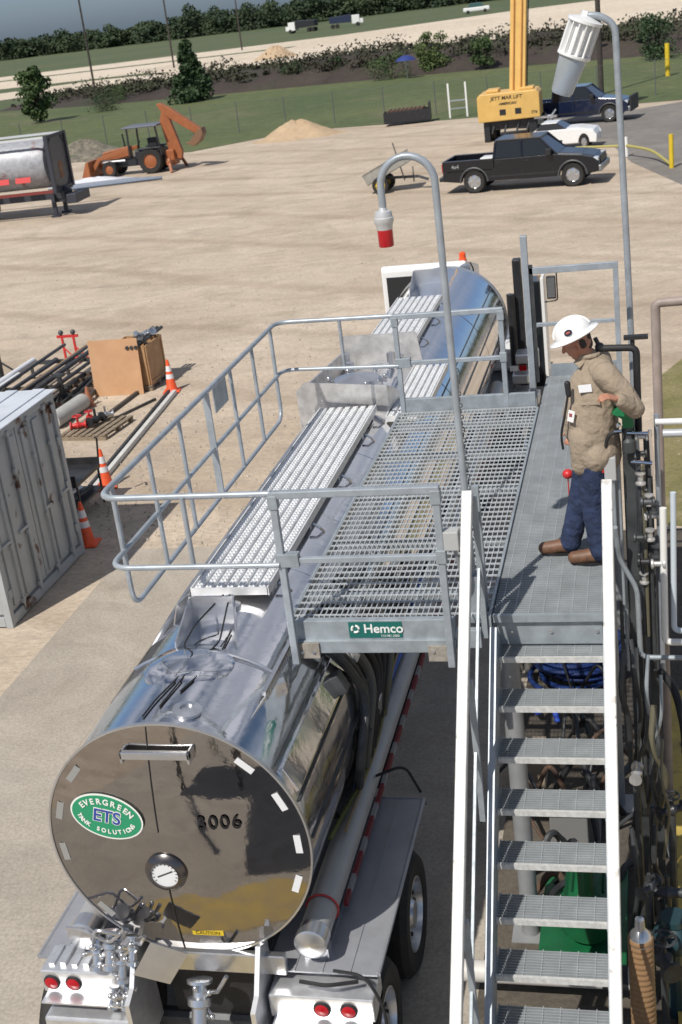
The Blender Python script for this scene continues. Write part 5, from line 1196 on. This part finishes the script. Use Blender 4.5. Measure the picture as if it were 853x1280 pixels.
#=== PIPEWORK RIGHT OF THE GANGWAY ===
def tube_thing(name, pts, r, m, label, cat='pipe', rad=.08, n=12, group=None):
    mb = MB(); mb.tube(rounded(pts, rad) if len(pts) > 2 else pts, r, n); return tag(mb.build(name, m), label, cat, group)
brownp = mat('brown_primer', (.25,.13,.09), .6, var=.2)
tube_thing('brown_pipe', [(.02,10.5,0),(.03,10.5,4.86),(.9,10.5,4.87)], .038, mat('primer_pipe', (.33,.27,.24), .5, var=.2), 'tall pipe with an elbow turning right at the top, right of the man', rad=.05)
tube_thing('white_pipe_run', [(.0,9.1,4.33),(.6,9.1,4.32)], .022, white, 'upper thin white pipe going out to the right beside the green valve')
tube_thing('white_pipe_run', [(.05,9.1,4.24),(.6,9.1,4.23)], .03, mat('pipe_offwhite', (.6,.62,.66), .3, .4), 'lower silver pipe going out to the right beside the green valve')
tube_thing('drop_pipe', [(.01,9.12,4.38),(0.0,9.12,2.2)], .02, mat('grey_blue_pipe', (.33,.36,.4), .4, .4), 'thin vertical grey pipe under the end of the white pipes')
tube_thing('pvc_pipe', [(.035,9.0,3.7),(.02,9.0,2.6),(.7,9.0,2.58)], .026, pvc, 'bright white plastic pipe with an elbow turning right at the bottom, left of the pair', rad=.05, group=None)
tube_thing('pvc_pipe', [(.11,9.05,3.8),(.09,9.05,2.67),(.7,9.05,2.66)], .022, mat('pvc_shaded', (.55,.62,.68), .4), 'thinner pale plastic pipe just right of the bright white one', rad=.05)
tube_thing('conduit', [(-.31,8.9,3.6),(-.29,9.0,3.3),(-.17,9.0,3.05),(-.165,9.0,2.47),(.6,9.0,2.45)], .02, galv, 'bent grey conduit beside the stair head turning right at the bottom', 'conduit', .07)
t = thing('meter_post', 'dark post with black elbow pipe, green actuator and silver tubing next to the man', 'valve stand', (-.18, 9.2, 0))
I = Matrix.Translation((.18,-9.2,0))
def mbp(mb, name, m, bevel=0): return mb.build(name, m, t, M=I, bevel=bevel)
mb = MB(); mb.box(-.24,-.15,9.12,9.2,0,4.28); mbp(mb, 'post', mat('post_dark', (.06,.065,.07), .5, .2, var=.3), .004)
mb = MB(); mb.box(-.09,-.03,9.2,9.26,0,4.2); mbp(mb, 'post', MATS['post_dark'], .004)
mb = MB(); mb.tube(rounded([(-.36,9.2,4.87),(-.115,9.2,4.86),(-.12,9.2,4.2)], .05), .026, 12); mbp(mb, 'elbow_pipe', black)
mb = MB(); mb.sphere((-.37,9.2,4.88), .035, 10, 8); mb.tube([(-.4,9.2,4.95),(-.36,9.2,4.86)], .016, 8); mbp(mb, 'spout_valve', dark)
mb = MB(); mb.box(-.2,-.03,9.17,9.23,4.925,4.95); mb.tube([(-.14,9.2,4.86),(-.14,9.2,4.93)], .016, 8); mbp(mb, 't_handle', black)
mb = MB(); mb.prism([(-.3,4.44),(-.25,4.5),(-.2,4.49),(-.13,4.51),(-.12,4.44),(-.15,4.42),(-.15,4.33),(-.23,4.33),(-.23,4.4)], 8.98, 9.08); mbp(mb, 'green_actuator', green, .008)
mb = MB(); mb.lathe([(.05,0),(.05,.08),(.03,.1),(.03,.2)], 14, Matrix.Translation((-.19,9.03,4.14)), cap=True); mbp(mb, 'actuator_stem', dark)
mb = MB(); mb.tube([(-.2,9.0,4.29),(-.05,9.0,4.28)], .013, 10); mb.tube([(-.18,9.0,4.07),(-.03,9.0,4.05)], .014, 10); mb.tube([(-.04,9.02,4.3),(-.03,9.02,3.95)], .013, 8); mbp(mb, 'silver_tube', chrome)
mb = MB(); mb.sphere((-.255,8.95,4.37), .02, 10, 8); mbp(mb, 'chrome_knob', chrome)
mb = MB(); mb.tube(rounded([(-.24,8.98,4.31),(-.33,8.98,4.3),(-.36,8.98,4.18),(-.355,8.98,4.02)], .06), .014, 10); mbp(mb, 'hose', black)
mb = MB(); mb.tube([(-.29,8.975,4.315),(-.235,8.975,4.315)], .012, 10); mbp(mb, 'hose_end', chrome)
mb = MB(); mb.box(-.37,-.285,8.96,9.05,3.94,4.12); cbx = mbp(mb, 'control_box', MATS['box_grey'], .008)
mb = MB(); mb.box(-.385,-.37,8.97,9.03,4.0,4.1); mbp(mb, 'red_button', red, .004)
mb = MB(); mb.tube([(-.31,9.0,3.4),(-.31,9.0,3.94)], .014, 8); mb.tube([(-.27,9.05,2.9),(-.27,9.05,3.9)], .012, 8); mbp(mb, 'conduit_drop', galv)
rnd = random.Random(21)
for k in range(16):   # flanges, unions and small valves of the stand
    x = rnd.uniform(-.14,.0); z = rnd.uniform(3.05,4.3); s = rnd.uniform(.6,1.0)
    mb = MB(); Mx = Matrix.Translation((x, 9.0+rnd.uniform(0,.15), z)) @ Matrix.Rotation(rnd.choice([0,pi/2]), 4, 'Y')
    mb.lathe([(.028*s,-.06*s),(.045*s,-.055*s),(.045*s,-.04*s),(.025*s,-.03*s),(.025*s,.03*s),(.045*s,.04*s),(.045*s,.055*s),(.028*s,.06*s)], 12, Mx); mbp(mb, 'union', rnd.choice([dark, steel, blackm, aludirty]))
for x, z0, z1, m_ in ((-.13,2.2,4.1,dark),(-.1,2.6,4.0,mat('olive_pipe', (.13,.12,.08), .5)),(-.06,2.3,3.9,dark),(-.3,1.6,2.9,dark),(-.26,2.3,3.2,galv),(-.2,1.2,2.5,galv)):
    mb = MB(); mb.tube([(x,9.1,z0),(x+.005,9.1,z1)], .014, 8); mbp(mb, 'riser', m_)
# lower bundle beside the stairs
for i in range(14):
    x = rnd.uniform(-.28,.06); y = rnd.uniform(7.9,9.0); z = rnd.uniform(.6,2.3)
    mb = MB(); mb.tube(rounded([(x,y,z+.5),(x+rnd.uniform(-.04,.04),y-.1,z+.2),(x+rnd.uniform(-.1,.1),y,z-.1),(x+rnd.uniform(-.05,.05),y+.1,z-.6)], .12), rnd.uniform(.01,.025), 8)
    tag(mb.build('hose', rnd.choice([black, dark, dark, MATS['olive_pipe'], dark, galv])), 'thin dark hose tangled beside the lower stairs', 'hose', 'hoses tangled beside the stairs')
for i, (x, y, z, s) in enumerate(((-.02,8.2,.9,1.),( .03,8.4,1.5,.8),(-.15,8.0,1.1,.8),(-.22,8.5,1.75,.7),(-.06,7.7,.7,1.2))):
    t2 = flanged(x, y, z, (.75)*s, .5*i, (dark, blackm, dark, aludirty, dark)[i], ('dark','black','dark small','grey small','dark large')[i]+' flanged valve on the pipework beside the lower right handrail', 'valves on the pipework beside the stairs', wheel=i in (1,4))
    pi_ = MB(); pi_.tube([(0,0,-z),(0,0,0)], .03, 8); pi_.build('stem_pipe', dark, t2)
tube_thing('black_hose', [(-.02,8.9,2.4),(.08,8.7,2.38),(.14,8.5,2.15),(.15,8.5,1.6)], .03, black, 'thick black hose curving down over the yellow floor', 'hose', .12)
mb = MB(); mb.sphere((.02,7.9,.75), .16, 16, 10, (1,1,.9)); mb.tube([(.02,7.9,0),(.02,7.9,.7)], .06, 10); mb.lathe([(.1,0),(.1,.05)], 14, Matrix.Translation((.02,7.9,.88))); tag(mb.build('dark_filter_pot', mat('teal_dark', (.02,.05,.06), .35)), 'round dark teal pot on the pipework right of the lower stairs', 'filter pot')
# brown ribbed hose
def ribbed(x, y, z0, z1, r, m, label):
    t = thing('ribbed_hose', label, 'hose', (x, y, 0))
    mb = MB(); pr = []; z = z0; 
    while z < z1: pr += [(r*.92, z), (r, z+.012), (r, z+.026), (r*.92, z+.038)]; z += .045
    mb.lathe(pr, 24); mb.build('hose_body', m, t)
    mb = MB(); mb.lathe([(r*1.12,z0+.4),(r*1.15,z0+.42),(r*1.15,z0+.52),(r*1.1,z0+.54)], 28); mb.build('clamp', steel, t)
    mb = MB(); mb.lathe([(r*.95,z1),(r*.8,z1+.06),(r*.4,z1+.1),(r*.35,z1+.18),(.0001,z1+.19)], 20, cap=False); mb.build('end_fitting', steel, t)
ribbed(-.2, 7.0, 0.1, 1.45, .085, mat('hose_brown', (.27,.16,.08), .5), 'thick brown ribbed hose standing at the bottom right beside the stairs')
mb = MB(); mb.box(.03,1.4,7.0,12.6,.0,.09); tag(mb.build('spill_berm', mat('berm_yellow', (.55,.4,.08), .7, col2=(.32,.24,.07), scale=3, dirt=((.1,.08,.04), 4, .6))), 'dirty yellow containment slab right of the stairs', 'slab')
#=== EQUIPMENT UNDER THE STAIRS ===
t = thing('pump_skid', 'green pump skid seen between the lower stair treads', 'pump', (-.8, 8.75, 0))
gp = mat('pump_green', (.006,.1,.035), .45, var=.15, scale=6)
mb = MB(); mb.box(-.25,.45,-.6,.75,.0,.12); mb.build('skid_base', gp, t, bevel=.01)
mb = MB(); mb.lathe([(.17,0),(.19,.03),(.19,.45),(.17,.5)], 28, frame((.15,-.1,.32),(1,0,0),(0,1,0))); mb.build('motor', gp, t)
mb = MB()
for k in range(14): a = 2*pi*k/14; mb.box(.18,.215,-.006,.006,.05,.43, frame((.15,-.1,.32),(cos(a),0,sin(a)),(0,1,0)))
mb.build('motor_fin', mat('fin_green', (.006,.07,.03), .5), t)
mb = MB(); mb.lathe([(.2,0),(.22,.03),(.22,.1),(.12,.14)], 28, frame((.15,-.3,.36),(1,0,0),(0,1,0))); mb.tube([(.15,-.25,.5),(.15,-.25,.9)], .06, 12); mb.build('pump_head', gp, t)
tube_thing('drain_pipe', [(-1.6,7.95,.28),(-.15,7.95,.28)], .085, mat('white_lagged_pipe', (.62,.6,.57), .5, var=.06), 'wide white horizontal pipe crossing below the lowest visible treads', n=24)
mb = MB()
for x in (-.52,-.4,-.28): mb.tube([(x,7.95,.28),(x+.07,7.95,.28)], .095, 24)
tag(mb.build('rubber_coupling', black), 'black rubber coupling on the wide white pipe under the stairs', 'coupling')
for i, (x, y) in enumerate(((-1.6,13.2),(-1.5,13.15),(-1.4,13.2),(-1.3,13.15))): tube_thing('grey_riser', [(x,y,0),(x+.04,y+.15,1.9)], .045, mat('riser_grey', (.24,.23,.21), .5, .3, var=.15), 'grey riser pipe in the row seen below the top tread', group='grey riser pipes behind the stairs')
mb = MB()
rr = random.Random(3)
for k in range(16):
    a = rr.uniform(0, 2*pi); mb.tube(arc((-.95+rr.uniform(-.1,.1), 13.0+rr.uniform(-.15,.15), .12+.05*k*.5), .38+rr.uniform(-.06,.06), 0, 2*pi, 22, 'xy')[:-1], .03, 7, closed=True)
tag(mb.build('blue_hose_coil', mat('hose_blue', (.012,.035,.15), .45, var=.2)), 'coil of dark blue hose on the ground seen under the top treads', 'hose')
mb = MB(); mb.tube(rounded([(-1.55,12.3,.05),(-1.45,12.1,.4),(-1.3,12.0,.1),(-1.2,12.2,.35),(-1.1,12.0,.05)], .12), .03, 8); tag(mb.build('blue_strap', mat('strap_blue', (.02,.08,.5), .5)), 'bright blue strap looped on the ground under the second tread', 'strap')
mb = MB(); mb.box(-1.5,-1.15,10.8,11.2,0,.38); tag(mb.build('cardboard_box', mat('card', (.42,.34,.26), .8, var=.1), bevel=.01), 'pale brown cardboard box under the stairs', 'box')
mb = MB(); mb.box(-1.05,-.6,9.95,10.3,.0,.32); mb.box(-1.07,-.58,9.93,10.32,.32,.35); tag(mb.build('grey_toolbox', mat('toolbox_grey', (.22,.22,.22), .5), bevel=.01), 'grey metal box on the ground between the green pump and the cardboard box', 'box')
rr = random.Random(8)
for i in range(46):
    x, y = rr.uniform(-1.2,-.4), rr.uniform(8.6,13.2); L_ = rr.uniform(.3,.8); a = rr.uniform(0, pi)
    g = MB(); g.tube(rounded([(x,y,.05),(x+L_*.5*cos(a),y+L_*.5*sin(a),rr.uniform(.1,.6)),(x+L_*cos(a),y+L_*sin(a),.05)], .15), rr.uniform(.012,.035), 7)
    tag(g.build('loose_hose', rr.choice([black, dark, dark, dark, blackm, rust])), 'loose dark hose or pipe on the ground under the stairs', 'hose', 'loose hoses on the ground under the stairs')
#=== PERSON ===
def cap(mb, p0, p1, r0, r1, n=16, sx=1.):
    p0, p1 = Vector(p0), Vector(p1); d = p1-p0; L = d.length
    z = d.normalized() if L > 1e-6 else Vector((0,0,1)); x = Vector((0,1,0)).cross(z)
    if x.length < .1: x = Vector((1,0,0)).cross(z)
    F = frame(p0, x, z); pr = []
    for i in range(7): a = -pi/2 + (pi/2)*i/6; pr.append((max(1e-4, r0*cos(a)), r0*sin(a)))
    for i in range(7): a = (pi/2)*i/6; pr.append((max(1e-4, r1*cos(a)), L + r1*sin(a)))
    o = len(mb.v); mb.lathe(pr, n, F, cap=False)
def chain(mb, pts, rs):
    for (a, b, ra, rb) in zip(pts, pts[1:], rs, rs[1:]): cap(mb, a, b, ra, rb)
def soft(mb, name, m, parent, vox, it=6, disp=None, M=None):
    o = mb.build(name, m, parent, M=M)
    r = o.modifiers.new('r', 'REMESH'); r.mode = 'VOXEL'; r.voxel_size = vox; r.use_smooth_shade = True
    s = o.modifiers.new('s', 'SMOOTH'); s.factor = .6; s.iterations = it
    if disp:
        tx = bpy.data.textures.new(name, 'CLOUDS'); tx.noise_scale = disp[1]; tx.noise_depth = 2
        d = o.modifiers.new('d', 'DISPLACE'); d.texture = tx; d.strength = disp[0]; d.texture_coords = 'LOCAL'; d.mid_level = .5
    return o
HM = thing('person', 'man in white hard hat, tan shirt, blue jeans and brown boots standing on the gangway', 'person', (-.5, 9.15, G))
HI = Matrix.Translation((.5, -9.15, -G))
skin = mat('skin', (.42,.2,.13), .55, var=.08, scale=20); shirtm = mat('tan_shirt', (.34,.275,.205), .9, var=.1, scale=9, bump=1., bscale=16)
jean = mat('dark_denim', (.022,.036,.085), .9, var=.35, scale=11, bump=1.2, bscale=15); boot = mat('brown_leather', (.16,.08,.045), .55, var=.2, scale=20)
hairm = mat('dark_hair', (.05,.04,.035), .8, var=.3, scale=60)
hip = Vector((-.42,9.17,G+.95)); nk = Vector((-.445,9.17,G+1.58)); hc = Vector((-.53,9.15,G+1.705))
hd_f = Vector((-1,-.1,-.42)).normalized(); hd_r = Vector((0,-1,.0)); hd_r = (hd_r - hd_f*hd_r.dot(hd_f)).normalized(); hd_u = hd_r.cross(hd_f).normalized()
if hd_u.z < 0: hd_u = -hd_u
def hp(f, r, u): return hc + hd_f*f + hd_r*r + hd_u*u    # r>0 towards viewer
b = MB()
# legs, trunk and arms under the clothes (one continuous body)
FL = [(Vector((-.44,9.07,G+.92)), Vector((-.47,9.07,G+.5)), Vector((-.43,9.06,G+.1))), (Vector((-.44,9.26,G+.92)), Vector((-.56,9.26,G+.5)), Vector((-.66,9.25,G+.1)))]
for a_, k_, f_ in FL: chain(b, [a_, k_, f_], [.085,.055,.04])
chain(b, [hip, Vector((-.44,9.17,G+1.2)), Vector((-.4,9.17,G+1.42)), nk, hp(-.02,0,-.06)], [.13,.14,.13,.055,.055])
SHL, SHR = Vector((-.33,8.97,G+1.5)), Vector((-.38,9.37,G+1.5))
EL, WL = Vector((-.135,8.93,G+1.25)), Vector((-.245,8.8,G+1.37))
ER, WR = Vector((-.49,9.42,G+1.2)), Vector((-.6,9.34,G+1.0))
cap(b, SHL+Vector((-.03,.1,0)), SHR+Vector((.0,-.1,0)), .075, .075)
chain(b, [SHL, EL, WL], [.055,.042,.028]); chain(b, [SHR, ER, WR], [.055,.042,.028])
# skull and face
cap(b, hp(-.02,0,.03), hp(.01,0,.03), .088, .086); cap(b, hp(.03,0,-.04), hp(.045,0,-.085), .06, .036); cap(b, hp(-.03,0,-.02), hp(.03,0,-.03), .075, .066)
cap(b, hp(.093,0,.012), hp(.112,0,-.028), .01, .014)     # nose
cap(b, hp(.08,.02,-.062), hp(.08,-.02,-.062), .011, .011)  # mouth
for s_ in (1,-1): cap(b, hp(.078,.035*s_,.03), hp(.078,.02*s_,.03), .012, .012); cap(b, hp(-.005,.088*s_,.01), hp(-.008,.09*s_,-.03), .014, .009); cap(b, hp(.06,.045*s_,-.02), hp(.03,.06*s_,-.03), .022, .025)
def hand(b, w_, fwd, palm_n, side, curl=.7, s=1.):
    fwd = fwd.normalized(); pn = (palm_n - fwd*palm_n.dot(fwd)).normalized(); lat = fwd.cross(pn).normalized()*side
    c0 = w_+fwd*.03*s; c1 = w_+fwd*.085*s
    for q in (-.025,-.008,.01,.026): cap(b, c0+lat*q*.8, c1+lat*q*1.1, .015, .0125)
    for q, L_ in ((-.03,.062),(-.011,.075),(.009,.07),(.028,.055)):
        p = c1+lat*q*1.1; d = fwd; rr = .0092
        for k, seg in enumerate((.45,.32,.25)):
            a = curl*(.5+.5*k); d2 = (d*cos(a)+pn*sin(a)).normalized(); e = p+d2*L_*seg*s; cap(b, p, e, rr, rr*.92, 10); p = e; d = d2; rr *= .93
    p = c0-lat*.028; d = (fwd*.7-lat*.5+pn*.4).normalized(); e = p+d*.035; cap(b, p, e, .012, .0105, 10); d = (d*.8+pn*.5+lat*.25).normalized(); cap(b, e, e+d*.028, .0105, .009, 10)
hand(b, WL, Vector((-.75,-.35,.35)), Vector((-.3,.1,-1)), 1, .8)
hand(b, WR, Vector((-.2,-.25,-1)), Vector((-.4,-.9,.2)), -1, .75)
body = soft(b, 'body', skin, HM, .0048, 2, M=HI)
# shirt
b = MB()
cap(b, (-.43,9.09,G+.88), (-.43,9.25,G+.88), .165, .165); cap(b, (-.53,9.05,G+.8), (-.5,9.05,G+1.0), .08, .12)
chain(b, [Vector((-.42,9.17,G+.84)), Vector((-.445,9.17,G+1.0)), Vector((-.46,9.17,G+1.14)), Vector((-.42,9.17,G+1.35)), Vector((-.39,9.17,G+1.46))], [.178,.19,.2,.185,.13])
for s_ in (-1,1): chain(b, [Vector((-.42,9.17+.07*s_,G+.86)), Vector((-.43,9.17+.07*s_,G+1.1)), Vector((-.39,9.17+.07*s_,G+1.4))], [.135,.155,.14])
cap(b, Vector((-.5,9.17,G+1.06)), Vector((-.48,9.17,G+1.2)), .165, .165)
cap(b, SHL+Vector((-.03,.08,.0)), SHR+Vector((0,-.08,.0)), .092, .092)
chain(b, [SHL, SHL*.45+EL*.55+Vector((.015,0,-.0)), EL, EL*.5+WL*.5, WL+(EL-WL)*.12], [.092,.078,.07,.06,.05]); chain(b, [SHR, ER, WR+(ER-WR)*.12], [.085,.068,.048])
cap(b, nk+Vector((.01,0,-.06)), nk+Vector((0,0,-.01)), .095, .075)
# flatten the hem by stopping above the bottom sphere
sh = soft(b, 'shirt', shirtm, HM, .008, 4, (.009, .06), M=HI)
b = MB()
for s_ in (1,-1):
    F_ = frame(nk+Vector((-.05,-.05*s_,.0)), (-.7,-.3*s_,-.6), (-.3,-.8*s_,.5)); b.box(-.07,.06,-.035,.035,-.006,.006,F_)
b.tube([nk+Vector((.06*cos(a)*1.1+.0, .07*sin(a), .02)) for a in [pi*2*i/16 for i in range(16)]], .018, 8, closed=True); soft(b, 'collar', shirtm, HM, .007, 2, M=HI)
# trousers
b = MB()
cap(b, Vector((-.42,9.12,G+.82)), Vector((-.42,9.22,G+.82)), .13, .13)
for a_, k_, f_ in FL: chain(b, [a_*.75+k_*.25, a_*.5+k_*.5, k_, k_*.5+f_*.5, f_], [.118,.11,.088,.083,.082])
soft(b, 'jeans', jean, HM, .008, 3, (.013, .055), M=HI)
# boots
for i, (hx, y) in enumerate(((-.42,9.06),(-.655,9.25))):
    b = MB(); cap(b, (hx,y,G+.13), (hx+.0,y,G+.07), .058, .058); cap(b, (hx-.02,y,G+.075), (hx-.13,y,G+.064), .06, .052); cap(b, (hx-.13,y,G+.06), (hx-.205,y-.005,G+.056), .054, .05)
    bt = soft(b, 'boot', boot, HM, .007, 4, M=HI)
    b = MB(); n = 20; pts = []
    for k in range(n): a = 2*pi*k/n; pts.append((hx-.085+.145*cos(a)*(1 if cos(a) < 0 else .95), y+.048*sin(a)))
    vs = [(x_, y_, G+.004) for x_, y_ in pts]+[(x_, y_, G+.024) for x_, y_ in pts]; b.add(vs, [tuple(range(n))[::-1], tuple(range(n,2*n))]+[(k,(k+1) % n,(k+1) % n+n,k+n) for k in range(n)]); sl2 = b.build('boot_sole', black, HM, M=HI)
# hair, hat
b = MB(); cap(b, hp(-.05,0,.02), hp(-.055,0,-.045), .068, .05); cap(b, hp(-.03,.05,.0), hp(-.035,.055,-.03), .04, .03); cap(b, hp(-.03,-.05,.0), hp(-.035,-.055,-.03), .04, .03); soft(b, 'hair', hairm, HM, .006, 3, M=HI)
HF = Matrix((hd_f, hd_r, hd_u)).transposed().to_4x4(); HF.translation = hp(-.005,0,.055)
hatm = mat('hat_white', (.85,.85,.84), .22, coat=.5)
b = MB(); vs = []; fs = []; n = 40; prof = []
for k in range(11): a = pi/2*k/10; prof.append((.122*cos(a)**.9 if k < 10 else .0001, .115*sin(a)))
prof = [(.165,-.012),(.168,-.006),(.16,.0),(.127,.008)] + [(r, z+.012) for r, z in prof]
b.lathe(prof, n, HF @ Matrix.Diagonal((1.12,1,1,1)), cap=False); b.lathe([(.165,-.012),(.11,-.004)], n, HF @ Matrix.Diagonal((1.12,1,1,1)), cap=False)
hat = b.build('hard_hat', hatm, HM, M=HI)
b = MB(); b.tube([HF @ Vector((.14*cos(a), 0, .012+.118*sin(a))) for a in [pi*i/14*.9+.16 for i in range(15)]], .009, 8); b.build('hat_ridge', hatm, hat)
ed = (HF.to_3x3() @ Vector((.25,.93,.3))).normalized(); b = MB(); Fe = frame(HF @ Vector((.02,.115,.052)), HF.to_3x3() @ Vector((1,-.1,0)), ed); b.lathe([(.0001,.0),(.026,.0),(.026,.006),(.0001,.007)], 24, Fe @ Matrix.Diagonal((1.15,.85,1,1)), cap=False); b.build('hat_emblem', mat('emblem_dark', (.02,.02,.04), .4), hat)
b = MB(); b.box(-.014,.014,-.006,.006,.0065,.009,Fe); b.build('emblem_mark', mat('emblem_red', (.5,.12,.08), .4), hat)
# eyes / brows
for s_ in (1,-1):
    b = MB(); b.sphere(hp(.083,.031*s_,.022), .0085, 10, 8); b.build('eye', mat('eye_dark', (.05,.04,.035), .2), HM, M=HI)
# patches, badge, pocket, radio mic and cord
def patch(name, c, w_, h_, m, nrm=(-.35,-1,.1), rot=0., th=.004):
    b = MB(); F_ = frame(c, (cos(rot),-.35*cos(rot),sin(rot)), nrm); b.box(-w_/2, w_/2, -h_/2, h_/2, -th, th, F_); return b.build(name, m, HM, M=HI, bevel=.002)
patch('name_patch', (-.475,8.975,G+1.405), .1, .055, refl, rot=.15)
patch('pocket_flap', (-.44,8.965,G+1.31), .14, .05, shirtm, rot=.1, th=.006)
patch('id_badge', (-.585,8.985,G+1.2), .055, .085, white, nrm=(-.6,-1,.1), rot=-.2)
b = MB(); b.box(-.012,.012,-.012,.012,.005,.007, frame((-.585,8.985,G+1.21),(1,-.6,0),(-.6,-1,.1))); b.build('badge_photo', mat('badge_ink', (.3,.06,.06), .5), HM, M=HI)
b = MB(); cap(b, (-.6,9.0,G+1.44), (-.595,8.995,G+1.36), .022, .02); b.build('radio_mic', black, HM, M=HI)
b = MB(); b.tube(rounded([(-.6,9.0,G+1.36),(-.63,8.99,G+1.2),(-.67,9.02,G+1.05),(-.66,9.05,G+.93)], .08), .009, 8); b.build('mic_cord', black, HM, M=HI)
mb = MB(); mb.sphere((-.655,9.3,G+.64), .042, 14, 10, (1,1,.9)); mb.tube([(-.655,9.3,G),(-.655,9.3,G+.62)], .005, 6); tag(mb.build('red_ball_marker', red), 'red ball on a thin rod behind the man\'s knees', 'marker')
tube_thing('looped_rope', [(-.62,9.3,G+.012),(-.74,9.5,G+.012),(-.72,9.75,G+.012),(-.5,9.8,G+.012)], .007, mat('cord_yellow', (.6,.5,.28), .6), 'thin yellow rope looped on the gangway floor behind the boots', 'rope', .12)
